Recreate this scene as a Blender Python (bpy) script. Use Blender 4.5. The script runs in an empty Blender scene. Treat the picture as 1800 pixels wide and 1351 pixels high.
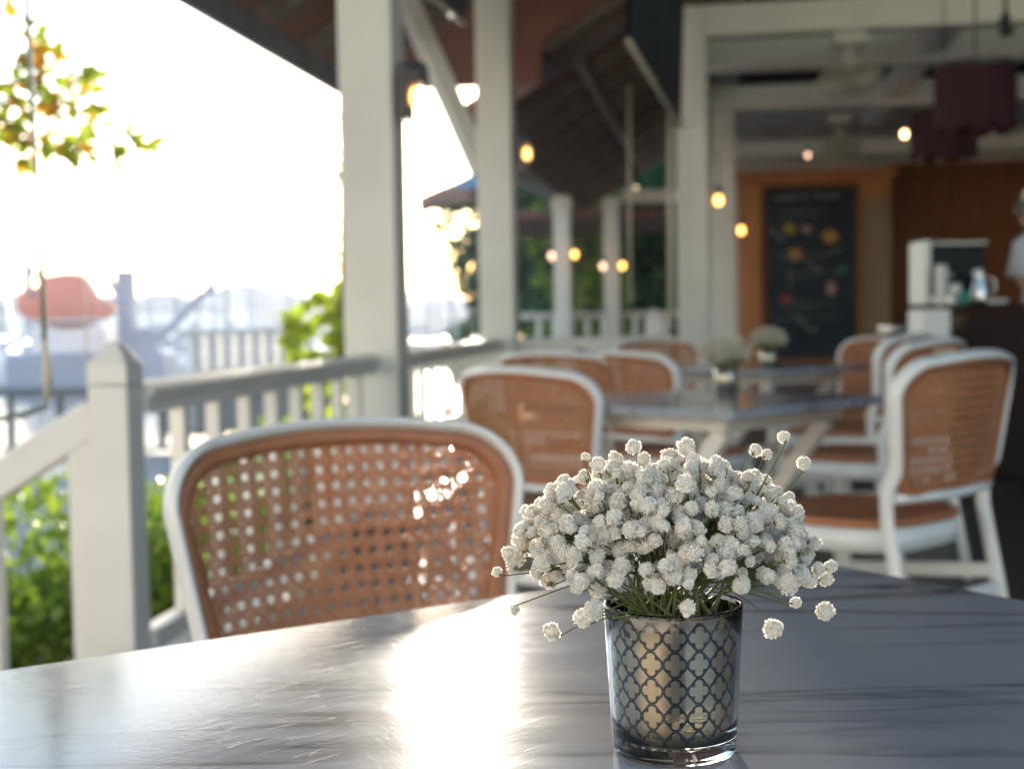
import bpy, bmesh, math, random
from mathutils import Vector, Matrix
random.seed(7)
R = math.radians
sc = bpy.context.scene
COL = sc.collection

# ------------------------------------------------------------------ camera
CAMZ = 0.965
YAW, PITCH, ROLL, FPX = R(8.3), math.atan(120.5/2440), 0.018, 2440.0
_f = Vector((-math.sin(YAW)*math.cos(PITCH), math.cos(YAW)*math.cos(PITCH), -math.sin(PITCH)))
_r0 = Vector((math.cos(YAW), math.sin(YAW), 0))
_u0 = _r0.cross(_f)
_r = _r0*math.cos(ROLL) - _u0*math.sin(ROLL)
_u = _u0*math.cos(ROLL) + _r0*math.sin(ROLL)
_o = Vector((0, 0, CAMZ))
cd = bpy.data.cameras.new('camera'); cam = bpy.data.objects.new('camera', cd); COL.objects.link(cam)
m = Matrix((( _r.x, _u.x, -_f.x), (_r.y, _u.y, -_f.y), (_r.z, _u.z, -_f.z)))
cam.matrix_world = Matrix.Translation(_o) @ m.to_4x4()
cd.sensor_width = 36; cd.lens = 48.8; cd.clip_start = 0.02; cd.clip_end = 5000
cd.dof.use_dof = True; cd.dof.focus_distance = 0.72; cd.dof.aperture_fstop = 8.8
sc.camera = cam
sc.render.resolution_x = 1024; sc.render.resolution_y = 768

def CW(xc, d, z=0.0):                       # metres right of / ahead of the camera -> world
    return Vector((xc*math.cos(YAW) - d*math.sin(YAW), xc*math.sin(YAW) + d*math.cos(YAW), z))
def at(px, py, d):                          # a point d metres ahead on a sight line
    v = _f + _r*((px-900)/FPX) - _u*((py-675.5)/FPX)
    h = v.x*(-math.sin(YAW)) + v.y*math.cos(YAW)
    return _o + v*(d/h)
def atz(px, py, z):
    v = _f + _r*((px-900)/FPX) - _u*((py-675.5)/FPX)
    return _o + v*((z-CAMZ)/v.z)

# ------------------------------------------------------------------ sky, sun, exposure
SUN_AZ_CAM, SUN_EL = -2.5, 6.2
az = R(SUN_AZ_CAM) - YAW                    # clockwise from +Y
w = bpy.data.worlds.new('World'); sc.world = w; w.use_nodes = True
nt = w.node_tree; bg = nt.nodes['Background']
sky = nt.nodes.new('ShaderNodeTexSky'); sky.sky_type = 'NISHITA'; sky.sun_disc = False
sky.sun_elevation = R(SUN_EL); sky.sun_rotation = az
sky.air_density = 1.0; sky.dust_density = 0.3; sky.ozone_density = 2.0
wb = nt.nodes.new('ShaderNodeMix'); wb.data_type = 'RGBA'; wb.blend_type = 'MULTIPLY'; wb.inputs[0].default_value = 1   # warm white-balance tint on the sky
wb.inputs[7].default_value = (1.09, .985, .955, 1); nt.links.new(sky.outputs[0], wb.inputs[6]); nt.links.new(wb.outputs[2], bg.inputs[0]); bg.inputs[1].default_value = 0.15
sl = bpy.data.lights.new('sun', 'SUN'); sun = bpy.data.objects.new('sun', sl); COL.objects.link(sun)
sl.energy = 2.4; sl.angle = R(0.55); sl.color = (1.0, 0.89, 0.74)
sd = Vector((math.sin(az)*math.cos(R(SUN_EL)), math.cos(az)*math.cos(R(SUN_EL)), math.sin(R(SUN_EL))))
sun.rotation_euler = sd.to_track_quat('Z', 'Y').to_euler()
sc.view_settings.view_transform = 'Standard'; sc.view_settings.look = 'None'
sc.view_settings.exposure = 2.58; sc.view_settings.gamma = 1
sc.cycles.max_bounces = 8; sc.cycles.diffuse_bounces = 4; sc.cycles.transparent_max_bounces = 12

# ------------------------------------------------------------------ materials
def mat(name, col, rough=0.6, metal=0.0, col2=None, nscale=6.0, bump=0.0, bscale=40.0, spec=0.5,
        stretch=(1, 1, 1), trans=0.0, transl=0.0, emit=None, estr=0.0, alpha=1.0, det=4):
    M = bpy.data.materials.new(name); M.use_nodes = True
    n = M.node_tree.nodes; l = M.node_tree.links; b = n['Principled BSDF']
    b.inputs['Base Color'].default_value = (*col, 1); b.inputs['Roughness'].default_value = rough
    b.inputs['Metallic'].default_value = metal; b.inputs['Specular IOR Level'].default_value = spec
    b.inputs['Transmission Weight'].default_value = trans
    tc = n.new('ShaderNodeTexCoord'); mp = n.new('ShaderNodeMapping'); mp.inputs['Scale'].default_value = stretch
    l.new(tc.outputs['Object'], mp.inputs[0])
    if col2 is not None:
        ns = n.new('ShaderNodeTexNoise'); ns.inputs['Scale'].default_value = nscale; ns.inputs['Detail'].default_value = det
        rp = n.new('ShaderNodeValToRGB'); rp.color_ramp.elements[0].position = .35; rp.color_ramp.elements[1].position = .68
        rp.color_ramp.elements[0].color = (*col, 1); rp.color_ramp.elements[1].color = (*col2, 1)
        l.new(mp.outputs[0], ns.inputs[0]); l.new(ns.outputs[0], rp.inputs[0]); l.new(rp.outputs[0], b.inputs['Base Color'])
    if bump:
        nb = n.new('ShaderNodeTexNoise'); nb.inputs['Scale'].default_value = bscale; nb.inputs['Detail'].default_value = 3
        bp = n.new('ShaderNodeBump'); bp.inputs['Strength'].default_value = bump; bp.inputs['Distance'].default_value = .01
        l.new(mp.outputs[0], nb.inputs[0]); l.new(nb.outputs[0], bp.inputs['Height']); l.new(bp.outputs[0], b.inputs['Normal'])
    if emit is not None:
        b.inputs['Emission Color'].default_value = (*emit, 1); b.inputs['Emission Strength'].default_value = estr
    if transl:
        tr = n.new('ShaderNodeBsdfTranslucent'); mx = n.new('ShaderNodeMixShader'); mx.inputs[0].default_value = transl
        tr.inputs[0].default_value = (*[min(1, c*1.25) for c in col], 1)
        if col2 is not None: l.new(rp.outputs[0], tr.inputs[0])
        l.new(b.outputs[0], mx.inputs[1]); l.new(tr.outputs[0], mx.inputs[2]); l.new(mx.outputs[0], n['Material Output'].inputs[0])
    return M

M = {}
M['white'] = mat('white paint', (.74, .70, .64), .45, col2=(.68, .64, .575), nscale=3, bump=.06, bscale=18)
M['white2'] = mat('beam paint', (.82, .78, .70), .5, col2=(.77, .73, .65), nscale=2.5, bump=.08, bscale=14)
M['wall'] = mat('plaster', (.62, .58, .54), .8, col2=(.54, .51, .47), nscale=2, bump=.1)
M['housewall'] = mat('cream render', (.76, .72, .66), .85, col2=(.70, .66, .60), nscale=1.5, bump=.2)  # cream of the walls added to bounce light
M['railgloss'] = mat('gloss rail paint', (.76, .73, .67), .36, col2=(.68, .64, .56), nscale=3, bump=.05, bscale=18)
M['chairwhite'] = mat('chair white resin', (.74, .73, .70), .33, col2=(.70, .69, .66), nscale=8)
M['rattan'] = mat('rattan resin', (.66, .32, .16), .42, col2=(.58, .265, .125), nscale=30, bump=.15, bscale=300, transl=.42)
M['rattanrim'] = mat('rattan rim', (.44, .17, .075), .42, col2=(.36, .135, .06), nscale=20, bump=.15, bscale=220, transl=.12)
M['black'] = mat('black metal', (.02, .022, .025), .4, col2=(.03, .03, .032))
M['darkgrey'] = mat('dark canvas', (.035, .045, .06), .75, col2=(.05, .06, .08), nscale=5, bump=.2, bscale=10)
M['fascia'] = mat('fascia paint', (.17, .18, .22), .6, col2=(.13, .14, .18), nscale=3)
M['roofwood'] = mat('roof boards', (.30, .125, .09), .8, col2=(.19, .085, .065), nscale=3, spec=.1, stretch=(.6, 5, .6), bump=.25, bscale=20)
M['rafter'] = mat('rafter timber', (.20, .145, .125), .75, col2=(.14, .10, .085), spec=.15, nscale=6)
M['rafterlight'] = mat('purlin timber', (.17, .12, .10), .65, col2=(.12, .085, .07), nscale=6)
M['darkceil'] = mat('dark ceiling boards', (.022, .018, .016), .85, col2=(.014, .012, .011), nscale=4, spec=.1)  # near-black so the gaps between the beams stay dark
M['rodpaint'] = mat('weathered rod paint', (.20, .22, .18), .5, col2=(.28, .26, .19), nscale=5)
M['tileroof'] = mat('roof tiles', (.20, .12, .09), .8, col2=(.13, .09, .08), nscale=8, bump=.4, bscale=15)
M['wood'] = mat('orange wood', (.52, .19, .05), .55, col2=(.38, .13, .035), nscale=3, stretch=(6, 6, .5), bump=.06, bscale=30)
M['wood2'] = mat('ochre wood', (.26, .135, .045), .45, col2=(.20, .10, .035), nscale=3, stretch=(6, 6, .5))
M['darkwood'] = mat('dark brown wood', (.19, .062, .016), .6, col2=(.14, .044, .012), nscale=3, spec=.15, stretch=(5, 5, .5))
M['counter'] = mat('counter wood', (.022, .009, .008), .6, col2=(.016, .007, .006), nscale=3, spec=.15)
M['board'] = mat('chalkboard slate', (.016, .024, .034), .9, col2=(.030, .038, .048), spec=.2, nscale=2.2, bump=.05, det=8)
M['chalk'] = mat('chalk white', (.42, .42, .40), .9)
M['chalkdim'] = mat('chalk dust', (.20, .205, .21), .9, col2=(.13, .135, .14), nscale=10)
M['chalkorange'] = mat('chalk orange', (.50, .24, .07), .9)
M['chalkyellow'] = mat('chalk yellow', (.34, .24, .05), .9)
M['chalkpink'] = mat('chalk pink', (.42, .24, .22), .9)
M['chalkred'] = mat('chalk red', (.30, .06, .05), .9)
M['chalkgreen'] = mat('chalk green', (.07, .16, .12), .9)
M['steel'] = mat('brushed steel', (.62, .62, .62), .25, 1.0, bump=.05)
M['darkmach'] = mat('machine body', (.008, .013, .015), .5, spec=.15)
M['cup'] = mat('paper cup', (.72, .72, .70), .5)
M['greencup'] = mat('teal cloth', (.05, .22, .17), .7)
M['fringe'] = mat('dark red fringe', (.055, .004, .010), .8, col2=(.025, .003, .006), nscale=60, stretch=(4, 4, .3), bump=.6, bscale=90, transl=.2)
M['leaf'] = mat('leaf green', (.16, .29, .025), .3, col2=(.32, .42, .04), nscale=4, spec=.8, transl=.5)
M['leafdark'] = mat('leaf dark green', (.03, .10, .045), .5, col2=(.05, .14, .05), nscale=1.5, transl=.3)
M['leafbright'] = mat('leaf yellow green', (.24, .36, .03), .42, col2=(.42, .44, .04), nscale=5, transl=.5)
M['leaforange'] = mat('leaf orange', (.68, .26, .02), .5, col2=(.70, .42, .04), nscale=7, transl=.6)
M['bark'] = mat('bark', (.16, .11, .08), .85, col2=(.10, .07, .05), nscale=12, bump=.5, bscale=30)
M['stemgreen'] = mat('dry green stem', (.10, .13, .035), .55, col2=(.15, .16, .05), nscale=40)
M['calyx'] = mat('dry calyx', (.16, .13, .06), .7)
M['petal'] = mat('white petal', (.91, .88, .82), .75, col2=(.83, .79, .71), nscale=120, transl=.38)
M['soil'] = mat('garden soil', (.06, .045, .03), .9, col2=(.04, .05, .02), nscale=6, bump=.5)
M['paving'] = mat('grey paving', (.15, .155, .165), .7, col2=(.20, .20, .21), nscale=1.5, bump=.2)
M['kerb'] = mat('pale kerb', (.42, .38, .38), .7, col2=(.35, .33, .33))
M['orangeboat'] = mat('faded orange hull', (.72, .13, .07), .5, col2=(.60, .11, .07), nscale=.7)
M['boatwhite'] = mat('boat white', (.70, .70, .72), .35, col2=(.62, .63, .66), nscale=.5)
M['boatblue'] = mat('boat blue', (.06, .10, .20), .4, col2=(.08, .13, .24), nscale=.5)
M['shipgrey'] = mat('ship grey', (.20, .25, .36), .55, col2=(.16, .20, .30), nscale=.4)
M['mastgrey'] = mat('mast alloy', (.20, .22, .26), .5)
M['darkrail'] = mat('dark steel rail', (.03, .05, .07), .45)
M['umbblue'] = mat('umbrella blue', (.12, .36, .52), .8, col2=(.10, .31, .46), nscale=3, transl=.5)
M['umbbrown'] = mat('umbrella valance', (.23, .10, .08), .8, col2=(.18, .08, .065), nscale=3, transl=.15)
M['fanwhite'] = mat('fan cream', (.50, .47, .38), .4)
M['cord'] = mat('cream cord', (.55, .48, .36), .6)
M['bulb'] = mat('lit bulb glass', (1, .6, .2), .3, emit=(1.0, .50, .12), estr=1.1)
M['bulbhot'] = mat('lit bulb filament', (1, .7, .4), .3, emit=(1.0, .62, .25), estr=2.5)
M['spot'] = mat('lit spot', (1, .7, .5), .3, emit=(1.0, .60, .38), estr=.6)
M['skin'] = mat('skin', (.42, .22, .15), .5, col2=(.38, .19, .13), nscale=8)
M['hair'] = mat('black hair', (.012, .01, .01), .5, bump=.4, bscale=200)
M['shirt'] = mat('pale shirt', (.50, .53, .60), .8, col2=(.45, .48, .55), nscale=6, bump=.3, bscale=30)
M['trousers'] = mat('dark trousers', (.03, .03, .035), .8)
M['cap'] = mat('cream cap', (.55, .52, .40), .8)
M['glass'] = mat('clear glass', (1, 1, 1), .03, trans=1.0)
M['masonry'] = mat('pale masonry', (.36, .33, .31), .85, col2=(.28, .26, .25), nscale=1.2, bump=.3, bscale=8)

def floor_mat():
    m_ = bpy.data.materials.new('dark floor tiles'); m_.use_nodes = True
    n = m_.node_tree.nodes; l = m_.node_tree.links; b = n['Principled BSDF']
    tc = n.new('ShaderNodeTexCoord'); mp = n.new('ShaderNodeMapping'); mp.inputs['Rotation'].default_value = (0, 0, R(20))
    br = n.new('ShaderNodeTexBrick'); br.offset = 0; br.inputs['Scale'].default_value = 1
    br.inputs['Brick Width'].default_value = .6; br.inputs['Row Height'].default_value = .16
    br.inputs['Mortar Size'].default_value = .006; br.inputs['Color1'].default_value = (.030, .022, .022, 1)
    br.inputs['Color2'].default_value = (.042, .03, .028, 1); br.inputs['Mortar'].default_value = (.12, .11, .11, 1)
    l.new(tc.outputs['Object'], mp.inputs[0]); l.new(mp.outputs[0], br.inputs[0]); l.new(br.outputs[0], b.inputs['Base Color'])
    b.inputs['Roughness'].default_value = .38
    ns = n.new('ShaderNodeTexNoise'); ns.inputs['Scale'].default_value = 12; bp = n.new('ShaderNodeBump'); bp.inputs['Strength'].default_value = .1
    l.new(ns.outputs[0], bp.inputs['Height']); l.new(bp.outputs[0], b.inputs['Normal'])
    return m_
M['floor'] = floor_mat()

def water_mat():
    m_ = bpy.data.materials.new('sea water'); m_.use_nodes = True
    n = m_.node_tree.nodes; l = m_.node_tree.links; b = n['Principled BSDF']
    b.inputs['Base Color'].default_value = (.05, .10, .13, 1); b.inputs['Roughness'].default_value = .12
    tc = n.new('ShaderNodeTexCoord'); ns = n.new('ShaderNodeTexNoise'); ns.inputs['Scale'].default_value = 1.3; ns.inputs['Detail'].default_value = 5
    bp = n.new('ShaderNodeBump'); bp.inputs['Strength'].default_value = .6; bp.inputs['Distance'].default_value = .12
    l.new(tc.outputs['Object'], ns.inputs[0]); l.new(ns.outputs[0], bp.inputs['Height']); l.new(bp.outputs[0], b.inputs['Normal'])
    return m_
M['water'] = water_mat()

def marble_mat(ang):
    """grey marble-look laminate: long dark veins, fine brushed wear, scratches"""
    m_ = bpy.data.materials.new('marble laminate'); m_.use_nodes = True
    n = m_.node_tree.nodes; l = m_.node_tree.links; b = n['Principled BSDF']
    tc = n.new('ShaderNodeTexCoord')
    def mapping(rot, scale, loc=(0, 0, 0)):
        q = n.new('ShaderNodeMapping'); q.vector_type = 'TEXTURE'; q.inputs['Rotation'].default_value = (0, 0, -rot); q.inputs['Scale'].default_value = [1/x for x in scale]
        q.inputs['Location'].default_value = loc; l.new(tc.outputs['Object'], q.inputs[0]); return q
    def noise(src, s, d=4, rg=.55, dist=0):
        q = n.new('ShaderNodeTexNoise'); q.inputs['Scale'].default_value = s; q.inputs['Detail'].default_value = d
        q.inputs['Roughness'].default_value = rg; q.inputs['Distortion'].default_value = dist; l.new(src.outputs[0], q.inputs[0]); return q
    def ramp(src, stops):
        q = n.new('ShaderNodeValToRGB'); e = q.color_ramp.elements
        while len(e) < len(stops): e.new(.5)
        for i, (p, v) in enumerate(stops): e[i].position = p; e[i].color = (*v, 1) if isinstance(v, tuple) else (v, v, v, 1)
        l.new(src.outputs[0], q.inputs[0]); return q
    def math_(op, a, bb):
        q = n.new('ShaderNodeMath'); q.operation = op
        for i, x in enumerate((a, bb)):
            if hasattr(x, 'outputs'): l.new(x.outputs[0], q.inputs[i])
            else: q.inputs[i].default_value = x
        return q
    vm = mapping(ang, (.8, 6.0, 1)); vn = noise(vm, 1.35, 5, .5, .25)
    v1 = ramp(vn, [(.0, 0.0), (.478, 0.0), (.497, 1.0), (.503, .9), (.512, .45), (.545, 0.0)])
    vm2 = mapping(ang, (1.6, 26.0, 1), (3, 1, 0)); vn2 = noise(vm2, 1.6, 4, .55, .2)
    v2 = ramp(vn2, [(.0, 0.0), (.485, 0.0), (.5, .55), (.52, 0.0)])
    msk = ramp(noise(mapping(ang, (2, 5, 1), (7, 3, 0)), 1.5), [(.42, 0.0), (.58, 1.0)])
    v2m = math_('MULTIPLY', v2, msk)
    msk2 = ramp(noise(mapping(ang, (1.5, 4, 1), (1, 8, 0)), 1.4), [(.42, .0), (.58, 1.0)])
    v = math_('MAXIMUM', math_('MULTIPLY', v1, msk2), math_('MULTIPLY', v2m, .18))
    base = ramp(noise(mapping(ang, (1, 3, 1)), 3, 5), [(.3, (.27, .285, .315)), (.7, (.30, .315, .34))])
    mx = n.new('ShaderNodeMix'); mx.data_type = 'RGBA'; l.new(v.outputs[0], mx.inputs[0]); l.new(base.outputs[0], mx.inputs[6])
    mx.inputs[7].default_value = (.045, .048, .06, 1); l.new(mx.outputs[2], b.inputs['Base Color'])
    # brushed wear + scratches
    br = noise(mapping(ang + .35, (60, 420, 1)), 1, 3, .6)
    br2 = noise(mapping(ang - .5, (90, 600, 1)), 1, 2, .6)
    sc1 = ramp(noise(mapping(ang + 1.1, (9, 300, 1), (2, 5, 0)), 1, 1, .4, .1), [(.0, 0.0), (.495, 0.0), (.5, 1.0), (.505, 0.0)])
    sc2 = ramp(noise(mapping(ang - .75, (12, 240, 1), (5, 2, 0)), 1, 1, .4, .1), [(.0, 0.0), (.495, 0.0), (.5, 1.0), (.505, 0.0)])
    h = math_('ADD', math_('ADD', br, math_('MULTIPLY', br2, .7)), math_('MULTIPLY', math_('MAXIMUM', sc1, sc2), -1.2))
    bp = n.new('ShaderNodeBump'); bp.inputs['Strength'].default_value = .062; bp.inputs['Distance'].default_value = .0006
    b.inputs['Coat Weight'].default_value = .02; b.inputs['Coat Roughness'].default_value = .35
    l.new(h.outputs[0], bp.inputs['Height']); l.new(bp.outputs[0], b.inputs['Normal'])
    rr = ramp(noise(mapping(ang, (4, 12, 1)), 3, 4), [(.3, .10), (.7, .13)]); l.new(rr.outputs[0], b.inputs['Roughness'])
    b.inputs['Specular IOR Level'].default_value = .5
    return m_

def vase_mats():
    """mirrored coating with a quatrefoil trellis left dark"""
    m_ = bpy.data.materials.new('mirrored trellis coating'); m_.use_nodes = True
    n = m_.node_tree.nodes; l = m_.node_tree.links; b = n['Principled BSDF']
    def mt(op, a, bb=None, c=None):
        q = n.new('ShaderNodeMath'); q.operation = op
        for i, x in enumerate((a, bb, c)):
            if x is None: continue
            if isinstance(x, (int, float)): q.inputs[i].default_value = x
            else: l.new(x, q.inputs[i])
        return q.outputs[0]
    uv = n.new('ShaderNodeUVMap'); sp = n.new('ShaderNodeSeparateXYZ'); l.new(uv.outputs[0], sp.inputs[0])
    u, v = sp.outputs[0], sp.outputs[1]          # u: cells round, v: cells up
    fx = mt('ABSOLUTE', mt('SUBTRACT', mt('FRACT', u), .5)); fy = mt('ABSOLUTE', mt('SUBTRACT', mt('FRACT', v), .5))
    a, r_, wd = .21, .262, .052
    d1 = mt('SQRT', mt('ADD', mt('POWER', mt('SUBTRACT', fx, a), 2.0), mt('POWER', fy, 2.0)))
    d2 = mt('SQRT', mt('ADD', mt('POWER', mt('SUBTRACT', fy, a), 2.0), mt('POWER', fx, 2.0)))
    ring = mt('LESS_THAN', mt('ABSOLUTE', mt('SUBTRACT', mt('MINIMUM', d1, d2), r_)), wd)
    bx_ = mt('LESS_THAN', mt('MAXIMUM', mt('ABSOLUTE', mt('SUBTRACT', fx, .25)), mt('ABSOLUTE', mt('SUBTRACT', fy, .25))), .078)
    pat = mt('MAXIMUM', ring, bx_)
    # wear: dark patches where the coating has come off
    tc = n.new('ShaderNodeTexCoord'); ns = n.new('ShaderNodeTexNoise'); ns.inputs['Scale'].default_value = 28; ns.inputs['Detail'].default_value = 8
    l.new(tc.outputs['Object'], ns.inputs[0]); wear = mt('GREATER_THAN', ns.outputs[0], .665)
    band = mt('MULTIPLY', mt('GREATER_THAN', v, .0), mt('LESS_THAN', v, 5.05))
    pat = mt('MAXIMUM', mt('MULTIPLY', pat, band), wear)
    # gradient: smoky towards the foot
    foot = n.new('ShaderNodeMapRange'); l.new(v, foot.inputs[0]); foot.inputs[1].default_value = -.5; foot.inputs[2].default_value = 1.8
    mxg = n.new('ShaderNodeMix'); mxg.data_type = 'RGBA'; l.new(foot.outputs[0], mxg.inputs[0])
    mxg.inputs[6].default_value = (.10, .08, .05, 1); mxg.inputs[7].default_value = (.52, .40, .25, 1)
    mx = n.new('ShaderNodeMix'); mx.data_type = 'RGBA'; l.new(pat, mx.inputs[0]); l.new(mxg.outputs[2], mx.inputs[6])
    mx.inputs[7].default_value = (.010, .014, .018, 1); l.new(mx.outputs[2], b.inputs['Base Color'])
    l.new(mt('SUBTRACT', 1.0, pat), b.inputs['Metallic'])
    l.new(mt('ADD', .14, mt('MULTIPLY', pat, .4)), b.inputs['Roughness']); b.inputs['Specular IOR Level'].default_value = .15
    vo = n.new('ShaderNodeTexVoronoi'); vo.inputs['Scale'].default_value = 900; l.new(tc.outputs['Object'], vo.inputs[0])
    dm = n.new('ShaderNodeTexNoise'); dm.inputs['Scale'].default_value = 16; dm.inputs['Detail'].default_value = 2; l.new(tc.outputs['Object'], dm.inputs[0])
    drop = mt('MULTIPLY', mt('SUBTRACT', 1.0, vo.outputs[0]), mt('GREATER_THAN', dm.outputs[0], .54))
    bp = n.new('ShaderNodeBump'); bp.inputs['Strength'].default_value = .5; bp.inputs['Distance'].default_value = .0006
    l.new(drop, bp.inputs['Height']); l.new(bp.outputs[0], b.inputs['Normal'])
    return m_
M['coat'] = vase_mats()

# ------------------------------------------------------------------ builders
class MB:
    def __init__(s): s.v = []; s.f = []
    def add(s, vs, fs):
        o = len(s.v); s.v += [tuple(x) for x in vs]; s.f += [tuple(i+o for i in f) for f in fs]; return s
    def box(s, c, d, rz=0.0, mtx=None):
        hx, hy, hz = d[0]/2, d[1]/2, d[2]/2; c = Vector(c); T = mtx or Matrix.Rotation(rz, 3, 'Z')
        vs = [c + T @ Vector((x*hx, y*hy, z*hz)) for z in (-1, 1) for x, y in ((-1, -1), (1, -1), (1, 1), (-1, 1))]
        return s.add(vs, [(3, 2, 1, 0), (4, 5, 6, 7), (0, 1, 5, 4), (1, 2, 6, 5), (2, 3, 7, 6), (3, 0, 4, 7)])
    def beam(s, a, b, w_, h_, up=Vector((0, 0, 1))):
        a = Vector(a); b = Vector(b); d = (b-a); L = d.length; d.normalize()
        x = d.cross(up); x = x.normalized() if x.length > 1e-5 else Vector((1, 0, 0)); z = x.cross(d)
        T = Matrix((x, d, z)).transposed(); return s.box((a+b)/2, (w_, L, h_), mtx=T)
    def tube(s, pts, rad, n=8, ry=None, closed=False, cap=True):
        pts = [Vector(p) for p in pts]; N = len(pts)
        if not isinstance(rad, (list, tuple)): rad = [rad]*N
        prev = None; vs = []
        for i, p in enumerate(pts):
            if closed: t = pts[(i+1) % N] - pts[i-1]
            else: t = pts[min(i+1, N-1)] - pts[max(i-1, 0)]
            t.normalize()
            if prev is None:
                a_ = Vector((0, 0, 1)) if abs(t.z) < .9 else Vector((1, 0, 0)); x = t.cross(a_).normalized()
            else: x = (prev - t*prev.dot(t)).normalized()
            prev = x; y = t.cross(x)
            for k in range(n):
                th = 2*math.pi*k/n; vs.append(p + x*math.cos(th)*rad[i] + y*math.sin(th)*(ry if ry else rad[i]))
        fs = []
        for i in range(N if closed else N-1):
            for k in range(n):
                a_ = i*n+k; b_ = i*n+(k+1) % n; c_ = ((i+1) % N)*n; fs.append((a_, b_, c_+(k+1) % n, c_+k))
        if cap and not closed: fs += [tuple(range(n-1, -1, -1)), tuple((N-1)*n+k for k in range(n))]
        return s.add(vs, fs)
    def lathe(s, c, prof, n=32, closed=False):
        c = Vector(c); vs = []; fs = []; P = len(prof)
        for r, z in prof:
            for k in range(n):
                th = 2*math.pi*k/n; vs.append(c + Vector((r*math.cos(th), r*math.sin(th), z)))
        for i in range(P if closed else P-1):
            for k in range(n):
                j = (i+1) % P; fs.append((i*n+k, i*n+(k+1) % n, j*n+(k+1) % n, j*n+k))
        return s.add(vs, fs)
    def ball(s, c, r, n=10, sz=1.0):
        prof = [(max(1e-4, r*math.sin(math.pi*i/n)), -r*sz*math.cos(math.pi*i/n)) for i in range(n+1)]
        return s.lathe(c, prof, n*2)
    def build(s, name, m_, parent=None, smooth=False, bevel=0.0, seg=2):
        me = bpy.data.meshes.new(name); me.from_pydata(s.v, [], s.f); me.update()
        bm = bmesh.new(); bm.from_mesh(me); bmesh.ops.recalc_face_normals(bm, faces=bm.faces) if len(bm.faces) < 60000 and not getattr(s, 'raw', False) else None
        bm.to_mesh(me); bm.free()
        me.materials.append(m_)
        if smooth:
            for p in me.polygons: p.use_smooth = True
        o = bpy.data.objects.new(name, me); COL.objects.link(o)
        if parent: o.parent = parent
        if bevel:
            bv = o.modifiers.new('bevel', 'BEVEL'); bv.width = bevel; bv.segments = seg; bv.limit_method = 'ANGLE'; bv.angle_limit = R(40)
        return o

def tag(o, label=None, cat=None, group=None, kind=None):
    if label: o['label'] = label
    if cat: o['category'] = cat
    if group: o['group'] = group
    if kind: o['kind'] = kind
    return o
def empty(name, loc=(0, 0, 0), rz=0.0, label=None, cat=None, group=None):
    o = bpy.data.objects.new(name, None); COL.objects.link(o); o.location = loc; o.rotation_euler = (0, 0, rz)
    o.empty_display_size = .1
    return tag(o, label, cat, group)
def copy_tree(o, parent=None):
    c = o.copy(); COL.objects.link(c)
    if parent: c.parent = parent
    for ch in list(o.children): copy_tree(ch, c)
    return c
def struct(o): return tag(o, kind='structure')
def rnd(a, b): return random.uniform(a, b)

def leaf_verts(c, d, n_, L, W):
    """a folded six-point leaf"""
    d = d.normalized(); s_ = d.cross(n_)
    s_ = s_.normalized() if s_.length > 1e-4 else Vector((1, 0, 0)); u_ = s_.cross(d)
    p = [c, c+d*L*.3+s_*W*.5+u_*W*.15, c+d*L*.7+s_*W*.42+u_*W*.12, c+d*L-u_*L*.08, c+d*L*.7-s_*W*.42+u_*W*.12, c+d*L*.3-s_*W*.5+u_*W*.15, c+d*L*.35, c+d*L*.7]
    return p, [(0, 1, 6), (1, 2, 7, 6), (2, 3, 7), (3, 4, 7), (4, 5, 6, 7), (5, 0, 6)]
def rdir(): 
    v = Vector((random.gauss(0, 1), random.gauss(0, 1), random.gauss(0, 1))); return v.normalized()
def foliage(clumps, n, L, flat=.6):
    mb = MB(); mb.raw = True
    for i in range(n):
        c, rr, sz = random.choice(clumps); v = rdir(); v.z *= sz
        p = Vector(c) + v*rr*(rnd(.35, 1.08)**.6)
        d = (v + rdir()*.8); l_ = L*rnd(.6, 1.3)
        mb.add(*leaf_verts(p, d, (Vector((0, 0, flat))+rdir()*.8), l_, l_*rnd(.45, .65)))
    return mb

# ------------------------------------------------------------------ ground, water, decks
mb = MB(); mb.box((-30, 5.0, -1.25), (56, 29.4, .5)); mb.box((48.2, 40, -1.25), (100.4, 180, .5)); g = struct(mb.build('ground', M['paving']))
mb = MB(); mb.box((-450, 1020, -2.5), (900, 2000, .6)); struct(mb.build('water', M['water'])); 
mb = MB(); mb.box((-12, 15.0, -.985), (26, .25, .09)); struct(mb.build('path', M['kerb']))
mb = MB(); mb.box((-3.3, 7.2, -.93), (3.0, 8, .12)); struct(mb.build('garden_bed', M['soil']))
mb = MB(); mb.box((4.15, 7.5, -.06), (11.7, 21, .12)); struct(mb.build('floor', M['floor']))
mb = MB(); mb.box((4.15, 7.5, -.56), (11.6, 20.9, .88)); struct(mb.build('deck_base', M['masonry']))
mb = MB(); mb.box((.6, 21.2, -.04), (6.0, 6.0, .14)); mb.box((.6, 21.2, -.56), (5.8, 5.8, .9)); struct(mb.build('far_deck', M['paving']))
# low hazy shore across the harbour
mb = MB(); N = 60; vs = []; fs = []
for i in range(N+1):
    a_ = R(-75 + 100*i/N); hgt = 7 + 6*math.sin(i*.5) + rnd(0, 5)
    for rr, hh in ((700, -2.2), (760, hgt), (1000, hgt*1.4)): vs.append((math.sin(a_-YAW)*rr, math.cos(a_-YAW)*rr, hh))
for i in range(N):
    for k in range(2): fs.append((i*3+k, i*3+3+k, i*3+4+k, i*3+1+k))
mb.add(vs, fs); struct(mb.build('hills', mat('far shore', (.07, .09, .08), .9, col2=(.10, .11, .10), nscale=.02)))

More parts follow.
